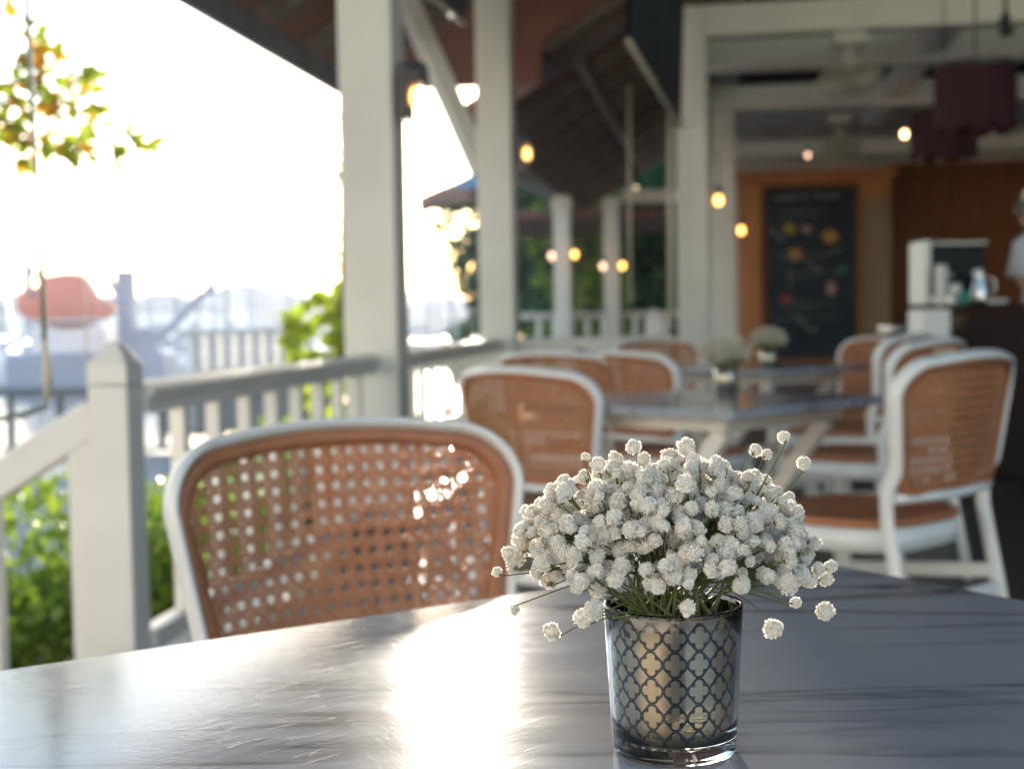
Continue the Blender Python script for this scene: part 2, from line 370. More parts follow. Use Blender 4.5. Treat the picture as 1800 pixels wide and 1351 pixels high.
# ------------------------------------------------------------------ pillars, rails
def pillar(pos, wd, h, label, base=0.0, grp='cream veranda pillars'):
    t = empty('pillar', pos, 0, label, 'pillar', grp)
    mb = MB(); mb.box((0, 0, h/2+base/2), (wd, wd, h-base)); mb.build('shaft', M['white'], t, bevel=.012)
    mb = MB(); mb.box((0, 0, base+.09), (wd+.03, wd+.03, .16)); mb.build('plinth', M['white'], t, bevel=.008)
    mb = MB(); mb.box((0, 0, h-.10), (wd+.04, wd+.04, .10)); mb.build('capital', M['white'], t, bevel=.008)
    return t
RX = -1.54
P1Y, P2Y = 6.27, 10.0
pillar((RX, P1Y, 0), .25, 3.87, 'widest cream square pillar, nearest one, with the stair-side rail running into it')
pillar((RX, P2Y, 0), .25, 3.87, 'cream square pillar next right of the widest one, diagonal brace against it')
P3 = CW(1.49, 11.3); pillar((P3.x, P3.y, 0), .25, 3.4, 'greyish cream pillar right of the hanging dark canvas, carrying white beams')
P4 = CW(2.37, 15.4); pillar((P4.x, P4.y, 0), .25, 3.4, 'narrow cream pillar touching the orange wooden panel at its left')
def fpillar(px, d, wd, z1, lab):
    p = at(px, 500, d); pillar((p.x, p.y, 0), wd, z1, lab)
fpillar(990, 18.3, .21, 2.52, 'slim far white pillar nearest the blue umbrella, between pairs of lit bulbs')
fpillar(1076, 19.0, .20, 2.55, 'slim far lilac-white pillar in front of dark green trees')

def rail_run(a, b, zt, label, group, n=None, bal=.045, post=None, mt='white', sp=.29, zb=.10, rw=.085):
    """top rail, bottom rail and balusters between two points"""
    a = Vector(a); b = Vector(b); L = (b-a).length; t = empty('railing', a, math.atan2(b.y-a.y, b.x-a.x), label, 'railing', group)
    slope = (b.z-a.z)/max(1e-6, math.hypot(b.x-a.x, b.y-a.y)); H = math.hypot(b.x-a.x, b.y-a.y)
    hw_, dz = (rw/2, slope*H); lo = .045 if mt == 'white' else .13
    pr = [(-hw_, -lo), (-hw_, -.018), (-hw_*.15, 0), (hw_*.15, 0), (hw_, -.018), (hw_, -lo)]
    MB().add([(0, y, zt+z) for y, z in pr] + [(H, y, zt+dz+z) for y, z in pr], [tuple(range(6)), tuple(range(11, 5, -1))] + [(i, (i+1) % 6, (i+1) % 6+6, i+6) for i in range(6)]).build('top_rail', M['railgloss' if mt == 'white' else mt], t, bevel=.004)
    MB().beam((0, 0, zt-.065), (H, 0, zt-.065+slope*H), rw*.6, .045).build('sub_rail', M[mt], t, bevel=.003)
    MB().beam((0, 0, zb), (H, 0, zb+slope*H), rw*.7, .05).build('bottom_rail', M[mt], t, bevel=.004)
    k = max(1, int(round(H/sp)))
    base = None
    for i in range(1, k):
        if base is None:
            base = MB().box((0, 0, (zb+zt)/2-.03), (bal, bal, zt-zb-.115)).build('baluster', M[mt], t, bevel=.003); c = base
        else: c = base.copy(); COL.objects.link(c); c.parent = t
        c.location = (H*i/k, 0, slope*H*i/k)
    return t
NEWY = 3.53; NEWX = -1.59
RG = 'cream baluster railings round the veranda'
rail_run((RX-.01, NEWY+.056, 0), (RX, P1Y-.125, 0), .806, 'cream railing with sunlit top running from pointed newel post to widest pillar', RG)
rail_run((RX, P1Y+.125, 0), (RX, P2Y-.125, 0), .806, 'cream railing between the two big pillars, bright greenery behind its balusters', RG)
rail_run((RX+.125, P2Y, 0), (P3.x-.125, P2Y, 0), .806, 'cream cross railing behind the cane chairs, right of the second pillar', RG)
# newel with pyramid cap
nw = at(197, 640, 3.74)
t = empty('newel_post', (NEWX, NEWY, 0), 0, 'cream newel post with pointed pyramid cap at head of stairs', 'post')
MB().box((0, 0, -.05), (.112, .112, 1.70)).build('shaft', M['white'], t, bevel=.006)
mb = MB(); mb.add([(-.056, -.056, .802), (.056, -.056, .802), (.056, .056, .802), (-.056, .056, .802),
                   (-.056, -.056, .855), (.056, -.056, .855), (.056, .056, .855), (-.056, .056, .855),
                   (-.016, -.016, .915), (.016, -.016, .915), (.016, .016, .915), (-.016, .016, .915)],
                  [(0, 1, 5, 4), (1, 2, 6, 5), (2, 3, 7, 6), (3, 0, 4, 7), (4, 5, 9, 8), (5, 6, 10, 9), (6, 7, 11, 10), (7, 4, 8, 11), (8, 9, 10, 11), (3, 2, 1, 0)])
mb.build('cap', M['white'], t, bevel=.004)
# stair rail going down to the left
t = empty('stair_railing', (NEWX-.056, NEWY-.01, 0), math.pi, 'cream sloping stair handrail descending left from the pointed newel post', 'railing')
MB().beam((0, 0, .715), (1.5, 0, -.20), .055, .10).build('handrail', M['white'], t, bevel=.01)
MB().beam((0, 0, -.05), (1.5, 0, -.965), .05, .22).build('stringer', M['white'], t, bevel=.006)
for k in range(5):
    x_ = .035 + k*.27; MB().box((x_, 0, .32-x_*.61), (.075 if k == 0 else .045, .045, .80)).build('baluster', M['white'], t, bevel=.003)
mb = MB()
for k in range(5): mb.box((-1.70-.14-.28*k, 3.2, -.1-.18*k-.1), (.285, 1.1, .2+.01*k))
struct(mb.build('steps', M['masonry'], bevel=.01))

# unseen wall added behind the camera; sunlit, it throws warm fill light forward
t = empty('house', (-5.0, -5.6, 0), 0, 'cream rendered house wall behind the veranda with two shuttered windows', 'building')
MB().box((-3.5, -.15, 2.2), (22, .3, 6.4)).build('wall', M['housewall'], t)
for x_ in (-3.5, 2.2):
    w_ = MB().box((x_, .02, 1.6), (1.2, .06, 1.5)).build('window', M['white'], t, bevel=.01); MB().box((x_, .06, 1.6), (1.04, .03, 1.34)).build('pane', M['darkmach'], w_)
# far rail beyond, with a newel
fa = at(918, 552, 18.6); fb = at(1200, 552, 19.4)
rail_run((fa.x, fa.y, .03), (fb.x, fb.y, .03), .97, 'distant white railing before dark green trees, between slim pillars', RG, sp=.24, bal=.06)
p = at(1150, 560, 15.8)
t = empty('newel_post', (p.x, p.y, 0), 0, 'small pale newel post with pointed top in front of distant railing', 'post')
MB().box((0, 0, .45), (.20, .20, .9)).build('shaft', M['white'], t, bevel=.01)
mb = MB(); mb.add([(-.1, -.1, .90), (.1, -.1, .90), (.1, .1, .90), (-.1, .1, .90), (0, 0, 1.03)], [(0, 1, 4), (1, 2, 4), (2, 3, 4), (3, 0, 4), (3, 2, 1, 0)]); mb.build('cap', M['white'], t)
# white balustrade at the quay
fa = at(312, 600, 24.0); fb = at(560, 600, 27.0)
rail_run((fa.x, fa.y, -.02), (fb.x, fb.y, -.02), .85, 'far white balustrade on the quay, faded by glare, left of the climbing plant', 'quay railings', sp=.36, bal=.16, rw=.12)
mb = MB(); mb.beam((fa.x, fa.y, -.5), (fb.x, fb.y, -.5), .8, 1.0); tag(mb.build('quay_wall', M['masonry']), 'low pale quay wall under the far white balustrade', 'wall')
fa = at(-260, 675, 24); fa = Vector((-16, 19.5, -1)); fb = Vector((-6.5, 19.5, -1))
rail_run(fa, fb, 1.02, 'dark steel quay railing in front of bright water at left edge', 'quay railings', mt='darkrail', sp=.78, bal=.09, rw=.10)

# ------------------------------------------------------------------ roofs
def roof_section(name, x0, z0, y0, y1, x1, slope, label, xcut=None, raf=1.15, ov=.0):
    """underside boards, rafters, purlins, eave fascia, tiles on top"""
    t = empty(name, (x0, y0, z0), 0, label, 'roof')
    L = x1-x0; H = L*slope; D = y1-y0
    n_ = Vector((-slope, 0, 1)).normalized()
    def slab(off, th, xa=0.0, ya=0.0, yb=None):
        yb = D if yb is None else yb; vs = []
        for o_ in (off, off+th):
            for (x, y) in ((xa, ya), (L, ya), (L, yb), (xa, yb)): vs.append(Vector((x, y, x*slope)) + n_*o_)
        return vs, [(3, 2, 1, 0), (4, 5, 6, 7), (0, 1, 5, 4), (1, 2, 6, 5), (2, 3, 7, 6), (3, 0, 4, 7)]
    MB().add(*slab(0, .03)).build('boarding', M['roofwood'], t)
    MB().add(*slab(.034, .06, -.04)).build('tiles', M['tileroof'], t)
    proto = None; k = max(1, int(D/raf))
    for i in range(k+1):
        y = .05 + (D-.1)*i/k
        if proto is None:
            a_ = Vector((.03, 0, .03*slope)) - n_*.07; b_ = Vector((L, 0, H)) - n_*.07
            proto = MB().beam(a_, b_, .14, .16, up=n_).build('rafter', M['rafter'], t); c = proto
        else: c = proto.copy(); COL.objects.link(c); c.parent = t
        c.location = (0, y, 0)
    proto = None
    for x in [q*1.6+1.1 for q in range(int(L/1.6))]:
        if proto is None:
            proto = MB().box((0, D/2, -.175), (.07, D-.02, .08)).build('purlin', M['rafterlight'], t); c = proto
        else: c = proto.copy(); COL.objects.link(c); c.parent = t
        c.location = (x, 0, x*slope)
    MB().box((-.03, D/2, -.07), (.05, D+.06, .26)).build('fascia', M['fascia'], t, bevel=.006)
    MB().beam((-.03, D+.03, -.07), (L, D+.03, H-.07), .05, .24).build('gable_board', M['fascia'], t)
    return t
RA = roof_section('roof', -3.15, 3.10, -2.2, 11.75, 3.0, .62, 'brown timbered veranda roof underside with blue-grey eave, overhead at left')
mb = MB(); gv = [(-3.1, 2.93), (-1.42, 2.93), (-1.42, 3.28), (3.0, 6.02), (3.0, 6.90), (-3.1, 3.14)]
mb.add([(x, 11.80, z) for x, z in gv] + [(x, 11.86, z) for x, z in gv], [(5, 4, 3, 2, 1, 0), (6, 7, 8, 9, 10, 11)] + [(i, (i+1) % 6, (i+1) % 6+6, i+6) for i in range(6)])
g_ = mb.build('gable_infill', M['roofwood']); g_.parent = RA; g_.matrix_parent_inverse = Matrix.Translation((3.15, 2.2, -3.10))
roof_section('roof', -1.50, 3.296, 11.9, 12.75, 3.0, .62, 'brown rafter roof portion behind the second pillar')
roof_section('roof', -2.30, 2.80, 12.8, 23.5, 2.4, .62, 'far brown roof slope with long rafters above the dark green trees')
# veranda plate (beam on the outer pillars), eave braces
mb = MB().box((RX, 4.85, 3.99), (.20, 13.6, .22)); tag(mb.build('wall_plate', M['rafter'], bevel=.01), 'dark long timber beam lying on the two big pillars under the roof', 'beam')
br_a = at(842, 285, 10.0); br_b = at(703, -25, 9.85)
t = MB().beam((RX-.12, P2Y, br_a.z-.04), br_b, .14, .13); tag(t.build('brace', M['white'], bevel=.008), 'cream diagonal brace rising left from the second pillar to the roof', 'brace')

# interior beams, row by row
def xbeam(y, x0, x1, z, h, wd, label, m_='white2', g_='white ceiling beams'):
    mb = MB().box(((x0+x1)/2, y, z+h/2), (x1-x0, wd, h)); return tag(mb.build('ceiling_beam', M[m_], bevel=.01), label, 'beam', g_)
xbeam(P3.y, P3.x-.12, 8.5, 3.16, .25, .22, 'uppermost wide white ceiling beam crossing the top right corner')
xbeam(13.0, P3.x-.1, 8.5, 3.16, .30, .22, 'second white ceiling beam, behind the caged ceiling fan mount')
xbeam(P4.y, P4.x-.12, 8.5, 3.16, .26, .22, 'third white ceiling beam, over the narrow pillar by the wooden panel')
xbeam(18.4, P4.x-.1, 8.5, 2.95, .20, .2, 'hindmost white ceiling beam above the orange wooden panel')
# beams running away from camera
for i, (px, lb) in enumerate(((1618, 'short white beam running away from camera left of the red fringed lamps'), (1190, 'white beam running away from camera above the two right pillars'))):
    p = at(px, 100, 13)
    x_ = p.x if i == 0 else P3.x
    mb = MB().box((x_, 14.6, 3.31), (.2, 6.2, .2)); tag(mb.build('ceiling_beam', M['white2']), lb, 'beam', 'white ceiling beams')
# pale ceiling over the rear bay, lean ceiling
mb = MB(); mb.box((4.2, 17.1, 3.35), (8.4, 3.2, .05)); struct(mb.build('ceiling', M['wall']))
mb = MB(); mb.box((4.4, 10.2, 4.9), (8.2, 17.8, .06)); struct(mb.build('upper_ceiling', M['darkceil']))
mb = MB(); mb.box((8.5, 2.4, 2.0), (.2, 7.0, 4.0)); tag(mb.build('wall', M['housewall']), 'cream side wall at the near right of the room, outside the view', 'wall')  # added out of view; its cream colour bounces warm light
mb = MB(); mb.box((4.4, 15.4, 4.15), (8.2, .06, 1.45)); struct(mb.build('attic_boarding', M['darkceil']))  # near-black board added to stand for the shade between the beams
mb = MB(); mb.box((8.5, 12.5, 2.4), (.2, 13, 4.8)); tag(mb.build('wall', M['darkwood']), 'dark brown wooden side wall closing the right of the room', 'wall')
# rear wall: white above, wood below
WY = 18.9
mb = MB(); mb.box((4.4, WY+.35, 2.5), (9.0, .2, 5.0)); tag(mb.build('wall', M['wall']), 'pale rear wall above the brown wooden cladding', 'wall')
wl = at(1299, 500, 18.0); wr = at(1562, 500, 18.0)
top = at(1430, 303, 18.0).z
t = empty('wood_panel', ((wl.x+wr.x)/2, (wl.y+wr.y)/2, 0), YAW*.3, 'orange wooden wall panel with cornice framing the tall chalkboard', 'wall panel')
pw = (wr-wl).length
MB().box((0, 0, top/2), (pw, .24, top)).build('panel', M['wood'], t, bevel=.008)
MB().box((0.02, -.03, top-.03), (pw+.10, .34, .10)).build('cornice', M['wood'], t, bevel=.01)
MB().box((0.0, -.125, top-.22), (pw-.02, .03, .18)).build('frieze', M['wood'], t, bevel=.006)
MB().box((pw/2-.19, -.13, (top-.36)/2), (.36, .045, top-.36)).build('pilaster', M['wood2'], t, bevel=.006)
MB().box((-pw/2+.15, -.13, (top-.36)/2), (.27, .045, top-.36)).build('pilaster', M['wood'], t, bevel=.006)
mb = MB(); mb.box((5.6, WY+.12, 1.42), (6.6, .14, 2.84))
t2 = empty('wall_cladding', (0, 0, 0), 0, 'dark brown wood cladding behind the coffee counter', 'wall panel')
mb.build('cladding', M['darkwood'], t2); MB().box((5.6, WY+.0, 2.78), (6.6, .12, .16)).build('cornice', M['darkwood'], t2, bevel=.01)
for k in range(5): MB().box((3.1+k*1.15, WY+.03, 1.35), (.09, .04, 2.68)).build('batten', M['darkwood'], t2, bevel=.005)

# chalkboard
bl = at(1346, 332, 17.85); brr = at(1500, 332, 17.85); bb = at(1420, 628, 17.85)
cx, cy = (bl.x+brr.x)/2, (bl.y+brr.y)/2-.05
t = empty('chalkboard', (cx, cy, 0), YAW*.3, 'tall black chalkboard with faint chalk drawings on the orange wooden panel', 'chalkboard')
bw = (brr-bl).length; zt, zb = bl.z, bb.z
MB().box((0, 0, (zt+zb)/2), (bw, .03, zt-zb)).build('slate', M['board'], t)
fr = MB(); 
for a_, b_ in (((-bw/2-.02, 0, zb-.02), (-bw/2-.02, 0, zt+.04)), ((bw/2+.02, 0, zb-.02), (bw/2+.02, 0, zt+.04)), ((-bw/2, 0, zt+.02), (bw/2, 0, zt+.02)), ((-bw/2, 0, zb-.02), (bw/2, 0, zb-.02))):
    fr.beam(a_, b_, .05, .04, up=Vector((0, 1, 0)))
fr.build('frame', M['darkwood'], t)
def bpt(px, py): return ((px-1423)/154*bw, -.019, zt + (py-332)/(628-332)*(zb-zt))
def stroke(pts, r=.012, m_='chalk'):
    MB().tube([bpt(*q) for q in pts], r, 5, ry=None).build('chalk_stroke', M[m_], t)
def scrib(x0, x1, y, amp, k, r=.008, m_='chalkdim'):
    stroke([(x0+(x1-x0)*i/k, y+rnd(-amp, amp)) for i in range(k+1)], r, m_)
scrib(1362, 1400, 348, 4, 16, .009, 'chalk'); scrib(1408, 1418, 349, 5, 5, .009, 'chalk'); scrib(1428, 1474, 347, 4, 18, .009, 'chalk')
for y in (372, 380, 446, 455, 480, 487, 530, 536, 545, 560): scrib(rnd(1355, 1385), rnd(1400, 1490), y, 2.2, 14, .006)
stroke([(1352, 400), (1365, 412), (1378, 424)], .018, 'chalkdim'); stroke([(1412, 452), (1425, 466), (1440, 478)], .018, 'chalkdim')
stroke([(1385, 470), (1390, 490), (1384, 506)], .014, 'chalkdim'); stroke([(1396, 552), (1410, 568), (1425, 583), (1434, 574)], .018, 'chalkdim')
stroke([(1432, 452), (1455, 447), (1478, 438)], .014, 'chalkdim')
def blob(px, py, rx, rz, m_, inner=None):
    c = Vector(bpt(px, py)); mb = MB(); n_ = 14
    vs = [c+Vector((rx*(1+rnd(-.15, .15))*math.cos(q*2*math.pi/n_), -.002, rz*(1+rnd(-.15, .15))*math.sin(q*2*math.pi/n_))) for q in range(n_)]
    vs2 = [v+Vector((0, .02, 0)) for v in vs]; 
    mb.add(vs+vs2, [tuple(range(n_))] + [(i, i+n_, (i+1) % n_+n_, (i+1) % n_) for i in range(n_)]); mb.build('chalk_drawing', M[m_], t)
blob(1387, 403, .075, .08, 'chalkyellow'); blob(1416, 404, .06, .05, 'chalkpink'); blob(1457, 418, .10, .085, 'chalkorange')
blob(1396, 447, .085, .085, 'chalkorange'); blob(1458, 508, .06, .09, 'chalkpink'); blob(1380, 525, .08, .06, 'chalkred'); blob(1478, 476, .07, .04, 'chalkgreen')

# ------------------------------------------------------------------ counter, machine, barista
def cobj(px, py, d): return at(px, py, d)
cc = at(1705, 600, 8.2); CT = .985
t = empty('coffee_counter', (cc.x+.15, cc.y, 0), YAW, 'very dark wooden coffee counter at the right behind the chairs', 'counter')
MB().box((0.12, 0, (CT-.05)/2), (.75, .55, CT-.05)).build('cabinet', M['counter'], t, bevel=.01)
MB().box((0.12, 0, CT-.02), (.82, .62, .04)).build('worktop', M['counter'], t, bevel=.01)
k_ = at(1633, 600, 8.1)
t = empty('service_stand', (k_.x, k_.y, 0), YAW, 'white narrow stand beside the dark counter below the coffee machine', 'stand')
MB().box((0, 0, .48), (.16, .3, .96)).build('body', M['cup'], t, bevel=.01); MB().box((-.01, -.02, .73), (.22, .34, .03)).build('shelf', M['steel'], t, bevel=.004)
k_ = at(1678, 500, 8.25)
t = empty('coffee_machine', (k_.x, k_.y, CT), YAW, 'dark coffee machine with white side and steel top on the counter', 'coffee machine')
MB().box((-.01, .06, .225), (.34, .26, .25)).build('head', M['darkmach'], t, bevel=.015); MB().box((0.0, .12, .18), (.33, .14, .33)).build('body', M['darkmach'], t, bevel=.01)
MB().box((-.19, .05, .19), (.045, .32, .38)).build('side_panel', M['cup'], t, bevel=.015); MB().box((.0, .02, .03), (.34, .3, .05)).build('drip_tray', M['steel'], t, bevel=.008)
MB().box((.0, .06, .36), (.37, .27, .035)).build('cup_rail', M['steel'], t, bevel=.016)
for k in range(0): MB().lathe((-.12+.08*k, .03, .372), [(.02, 0), (.028, .03), (.03, .05), (.027, .05), (.02, .008)], 14).build('cup', M['cup'], t, True)
for k in (-.06, .09): MB().tube([(k, -.05, .21), (k, -.05, .15)], .022, 10).tube([(k, -.05, .17), (k, -.17, .16)], .010, 8).build('portafilter', M['steel'], t, True)
def cupstack(px, d, n, label):
    p = at(px, 500, d); t = empty('cup_stack', (p.x, p.y, CT), 0, label, 'cups', 'things on the coffee counter')
    for k in range(n): MB().lathe((0, 0, k*.028), [(.025, 0), (.036, .085), (.038, .087), (.034, .085), (.024, .004), (.0005, .004)], 18).build('paper_cup', M['cup'], t, True)
cupstack(1654, 8.0, 6, 'tall stack of white paper cups on the counter before the coffee machine')
cupstack(1679, 7.95, 2, 'short stack of white cups on the counter beside the tall stack')
p = at(1722, 500, 8.0); t = empty('glass_jug', (p.x, p.y, CT), 0, 'shiny glass jug with handle standing right of the coffee cups', 'jug')
MB().lathe((0, 0, 0), [(.0005, 0), (.05, 0), (.055, .03), (.05, .09), (.028, .15), (.026, .19), (.032, .20), (.029, .2), (.023, .19), (.025, .15), (.046, .09), (.05, .03), (.045, .006), (.0005, .006)], 20).build('body', M['steel'], t, True)
MB().tube([(.045, 0, .05), (.085, 0, .07), (.085, 0, .13), (.03, 0, .17)], .006, 8).build('handle', M['steel'], t, True)
p = at(1693, 500, 7.9); mb = MB().lathe((p.x, p.y, CT), [(.0005, 0), (.035, 0), (.05, .04), (.045, .07), (.04, .07), (.03, .01), (.0005, .01)], 18)
tag(mb.build('bowl', M['greencup'], smooth=True), 'small teal green bowl at the front of the counter', 'bowl')
p = at(1748, 500, 8.0); mb = MB().lathe((p.x, p.y, CT), [(.0005, 0), (.06, 0), (.085, .025), (.08, .025), (.055, .006), (.0005, .006)], 20)
tag(mb.build('plate', M['cup'], smooth=True), 'small white plate at the right end of the counter', 'plate')
p = at(1590, 574, 8.6); t = empty('side_shelf', (p.x, p.y, 0), YAW, 'dark low shelf with steel trays left of the white stand', 'shelf')
MB().box((0, 0, .40), (.30, .4, .8)).build('cabinet', M['counter'], t, bevel=.01); MB().box((0, 0, .84), (.26, .3, .05)).build('tray', M['steel'], t, bevel=.01)

def person():
    p = at(1853, 500, 8.35)
    t = empty('person', (p.x, p.y, 0), YAW, 'barista in pale shirt and dark cap band leaning over the counter, cut by right edge', 'person')
    me = bpy.data.meshes.new('body'); 
    J = [((0, 0, .92), .15), ((0, -.01, 1.08), .13), ((-.01, -.03, 1.25), .15), ((-.03, -.04, 1.36), .10), ((-.08, -.07, 1.42), .052), ((-.13, -.10, 1.48), .055),
         ((.17, -.03, 1.34), .055), ((.24, -.04, 1.10), .045), ((.12, -.26, 1.03), .034), ((.05, -.33, 1.04), .026),
         ((-.17, -.04, 1.34), .055), ((-.20, -.06, 1.10), .045), ((-.17, -.28, 1.04), .034), ((-.12, -.35, 1.05), .026),
         ((.09, 0, .85), .10), ((.10, .0, .48), .065), ((.10, .02, .08), .045), ((.10, -.12, .04), .038),
         ((-.09, 0, .85), .10), ((-.10, .0, .48), .065), ((-.10, .02, .08), .045), ((-.10, -.12, .04), .038)]
    E = [(0, 1), (1, 2), (2, 3), (3, 4), (4, 5), (3, 6), (6, 7), (7, 8), (8, 9), (3, 10), (10, 11), (11, 12), (12, 13), (0, 14), (14, 15), (15, 16), (16, 17), (0, 18), (18, 19), (19, 20), (20, 21)]
    me.from_pydata([j[0] for j in J], E, []); o = bpy.data.objects.new('body', me); COL.objects.link(o); o.parent = t
    me.materials.append(M['skin']); o.modifiers.new('skin', 'SKIN'); sv = me.skin_vertices[0].data
    for i, j in enumerate(J): sv[i].radius = (j[1], j[1]); sv[i].use_root = (i == 0)
    s_ = o.modifiers.new('sub', 'SUBSURF'); s_.levels = 2; s_.render_levels = 2
    # head with features, looking down to the left
    hd = MB(); n_ = 18; prof = [(.02, -.118), (.045, -.112), (.058, -.095), (.066, -.07), (.072, -.03), (.077, .01), (.078, .04), (.072, .075), (.055, .10), (.03, .115), (.001, .12)]
    hd.lathe((0, 0, 0), prof, 24)
    T = Matrix.Translation((-.155, -.13, 1.535)) @ Matrix.Rotation(R(28), 4, 'Z') @ Matrix.Rotation(R(22), 4, 'X')
    def tr(mb_, sy=1.2, keep=False): mb_.v = [tuple(T @ Vector((x, y*(1 if keep else sy), z))) for x, y, z in mb_.v]; return mb_
    hd.add([(-.012, -.086, -.03), (.012, -.086, -.03), (0, -.078, .02), (0, -.108, -.028)], [(0, 1, 3), (1, 2, 3), (2, 0, 3)])
    for sx in (-1, 1): hd.ball((sx*.077, .0, -.005), .018, 6, 1.5)
    tr(hd).build('head', M['skin'], t, True)
    ey = MB()
    for sx in (-1, 1): ey.ball((sx*.03, -.082, .012), .011, 6)
    tr(ey, 1).build('eyes', M['hair'], t, True)
    mo = MB(); mo.ball((0, -.082, -.066), .018, 6, .3); tr(mo, 1).build('mouth', M['chalkred'], t, True)
    hr = MB(); hr.lathe((0, .006, 0), [(.082, -.05), (.087, .0), (.087, .04), (.08, .078), (.06, .108), (.03, .125), (.001, .13)], 24)
    hr.v = [(x, y*1.2+(.03 if z < .03 else 0), z) for x, y, z in hr.v]; tr(hr, 1, True).build('hair', M['hair'], t, True)
    cp = MB(); cp.lathe((0, 0, 0), [(.092, .045), (.094, .06), (.088, .095), (.06, .128), (.03, .142), (.001, .146)], 24); tr(cp).build('cap', M['cap'], t, True)
    # clothes hug the body
    sh = MB(); sh.lathe((-.01, -.02, 0), [(.17, .86), (.165, .95), (.15, 1.08), (.165, 1.22), (.175, 1.31), (.13, 1.385), (.07, 1.425)], 24)
    sh.v = [(x*1.15, y*.85, z) for x, y, z in sh.v]
    for sx in (-1, 1): sh.tube([(sx*.12, -.03, 1.36), (sx*.19, -.03, 1.32), (sx*.235, -.04, 1.14)], [.075, .073, .066], 12)
    sh.build('shirt', M['shirt'], t, True)
    tz = MB(); 
    for sx in (-1, 1): tz.tube([(sx*.08, 0, .93), (sx*.095, 0, .78), (sx*.10, 0, .48), (sx*.10, .02, .09)], [.13, .12, .09, .07], 14)
    tz.build('trousers', M['trousers'], t, True)
    for sx, hx, hy in ((1, .05, -.33), (-1, -.12, -.35)):
        h_ = MB(); h_.ball((hx-sx*.012, hy-.03, 1.035), .032, 6, .45)
        for q in range(4):
            a_ = R(-90 - sx*20 + (q-1.5)*13); L = (.036, .042, .04, .03)[q]; b0 = Vector((hx-sx*.012+math.cos(a_)*.028, hy-.03+math.sin(a_)*.028, 1.037))
            d_ = Vector((math.cos(a_), math.sin(a_), 0)); h_.tube([b0, b0+d_*L*.6+Vector((0, 0, .004)), b0+d_*L*1.2-Vector((0, 0, .014)), b0+d_*L*1.5-Vector((0, 0, .03))], [.009, .0085, .008, .006], 8)
        b0 = Vector((hx-sx*.035, hy-.015, 1.035)); h_.tube([b0, b0+Vector((-sx*.018, -.025, .0)), b0+Vector((-sx*.02, -.05, -.012))], [.010, .009, .007], 8)
        h_.build('hand', M['skin'], t, True)
person()

# ------------------------------------------------------------------ cane chair
def outline(inset=0.0, n=14):
    """rounded outline of the back in its own plane (a across, b up), clockwise from lower left"""
    hb, ht, zb_, zt_, rc, rb = .214-inset, .247-inset, .50+inset, .812-inset, .076-inset*.55, .045
    dome = .012
    pts = []
    for i in range(n//2+1):
        th = math.pi*1.5 - math.pi/2*i/(n//2); pts.append((-hb+rb+rb*math.cos(th), zb_+rb+rb*math.sin(th)))
    for i in range(1, 8):
        q = i/8; z = (zb_+rb)+(zt_-rc*1.0-zb_-rb)*q; pts.append((-(hb+(ht-hb)*min(1, q*1.0)), z))
    for i in range(n+1):
        th = math.pi - math.pi/2*i/n; pts.append((-ht+rc*1.06+rc*1.06*math.cos(th), zt_-rc+rc*math.sin(th)))
    for i in range(1, 6):
        x = (-ht+rc*1.06)*(1-i/6.0); pts.append((x, zt_+dome*(1-(x/(ht-rc*1.06))**2)))
    right = [(-a_, b_) for a_, b_ in reversed(pts)]
    pts.append((0, zt_+dome))
    return pts + right
def SRF(a_, b_, off=0.0):
    """the dished, reclined surface of the back; off towards the sitter"""
    return Vector((a_, -.205 - .17*(b_-.45) - .060*(1-min(1, (a_/.25)**2)) + off, b_))
def inside(poly, x, y):
    c = False; j = len(poly)-1
    for i in range(len(poly)):
        xi, yi = poly[i]; xj, yj = poly[j]
        if (yi > y) != (yj > y) and x < (xj-xi)*(y-yi)/(yj-yi)+xi: c = not c
        j = i
    return c

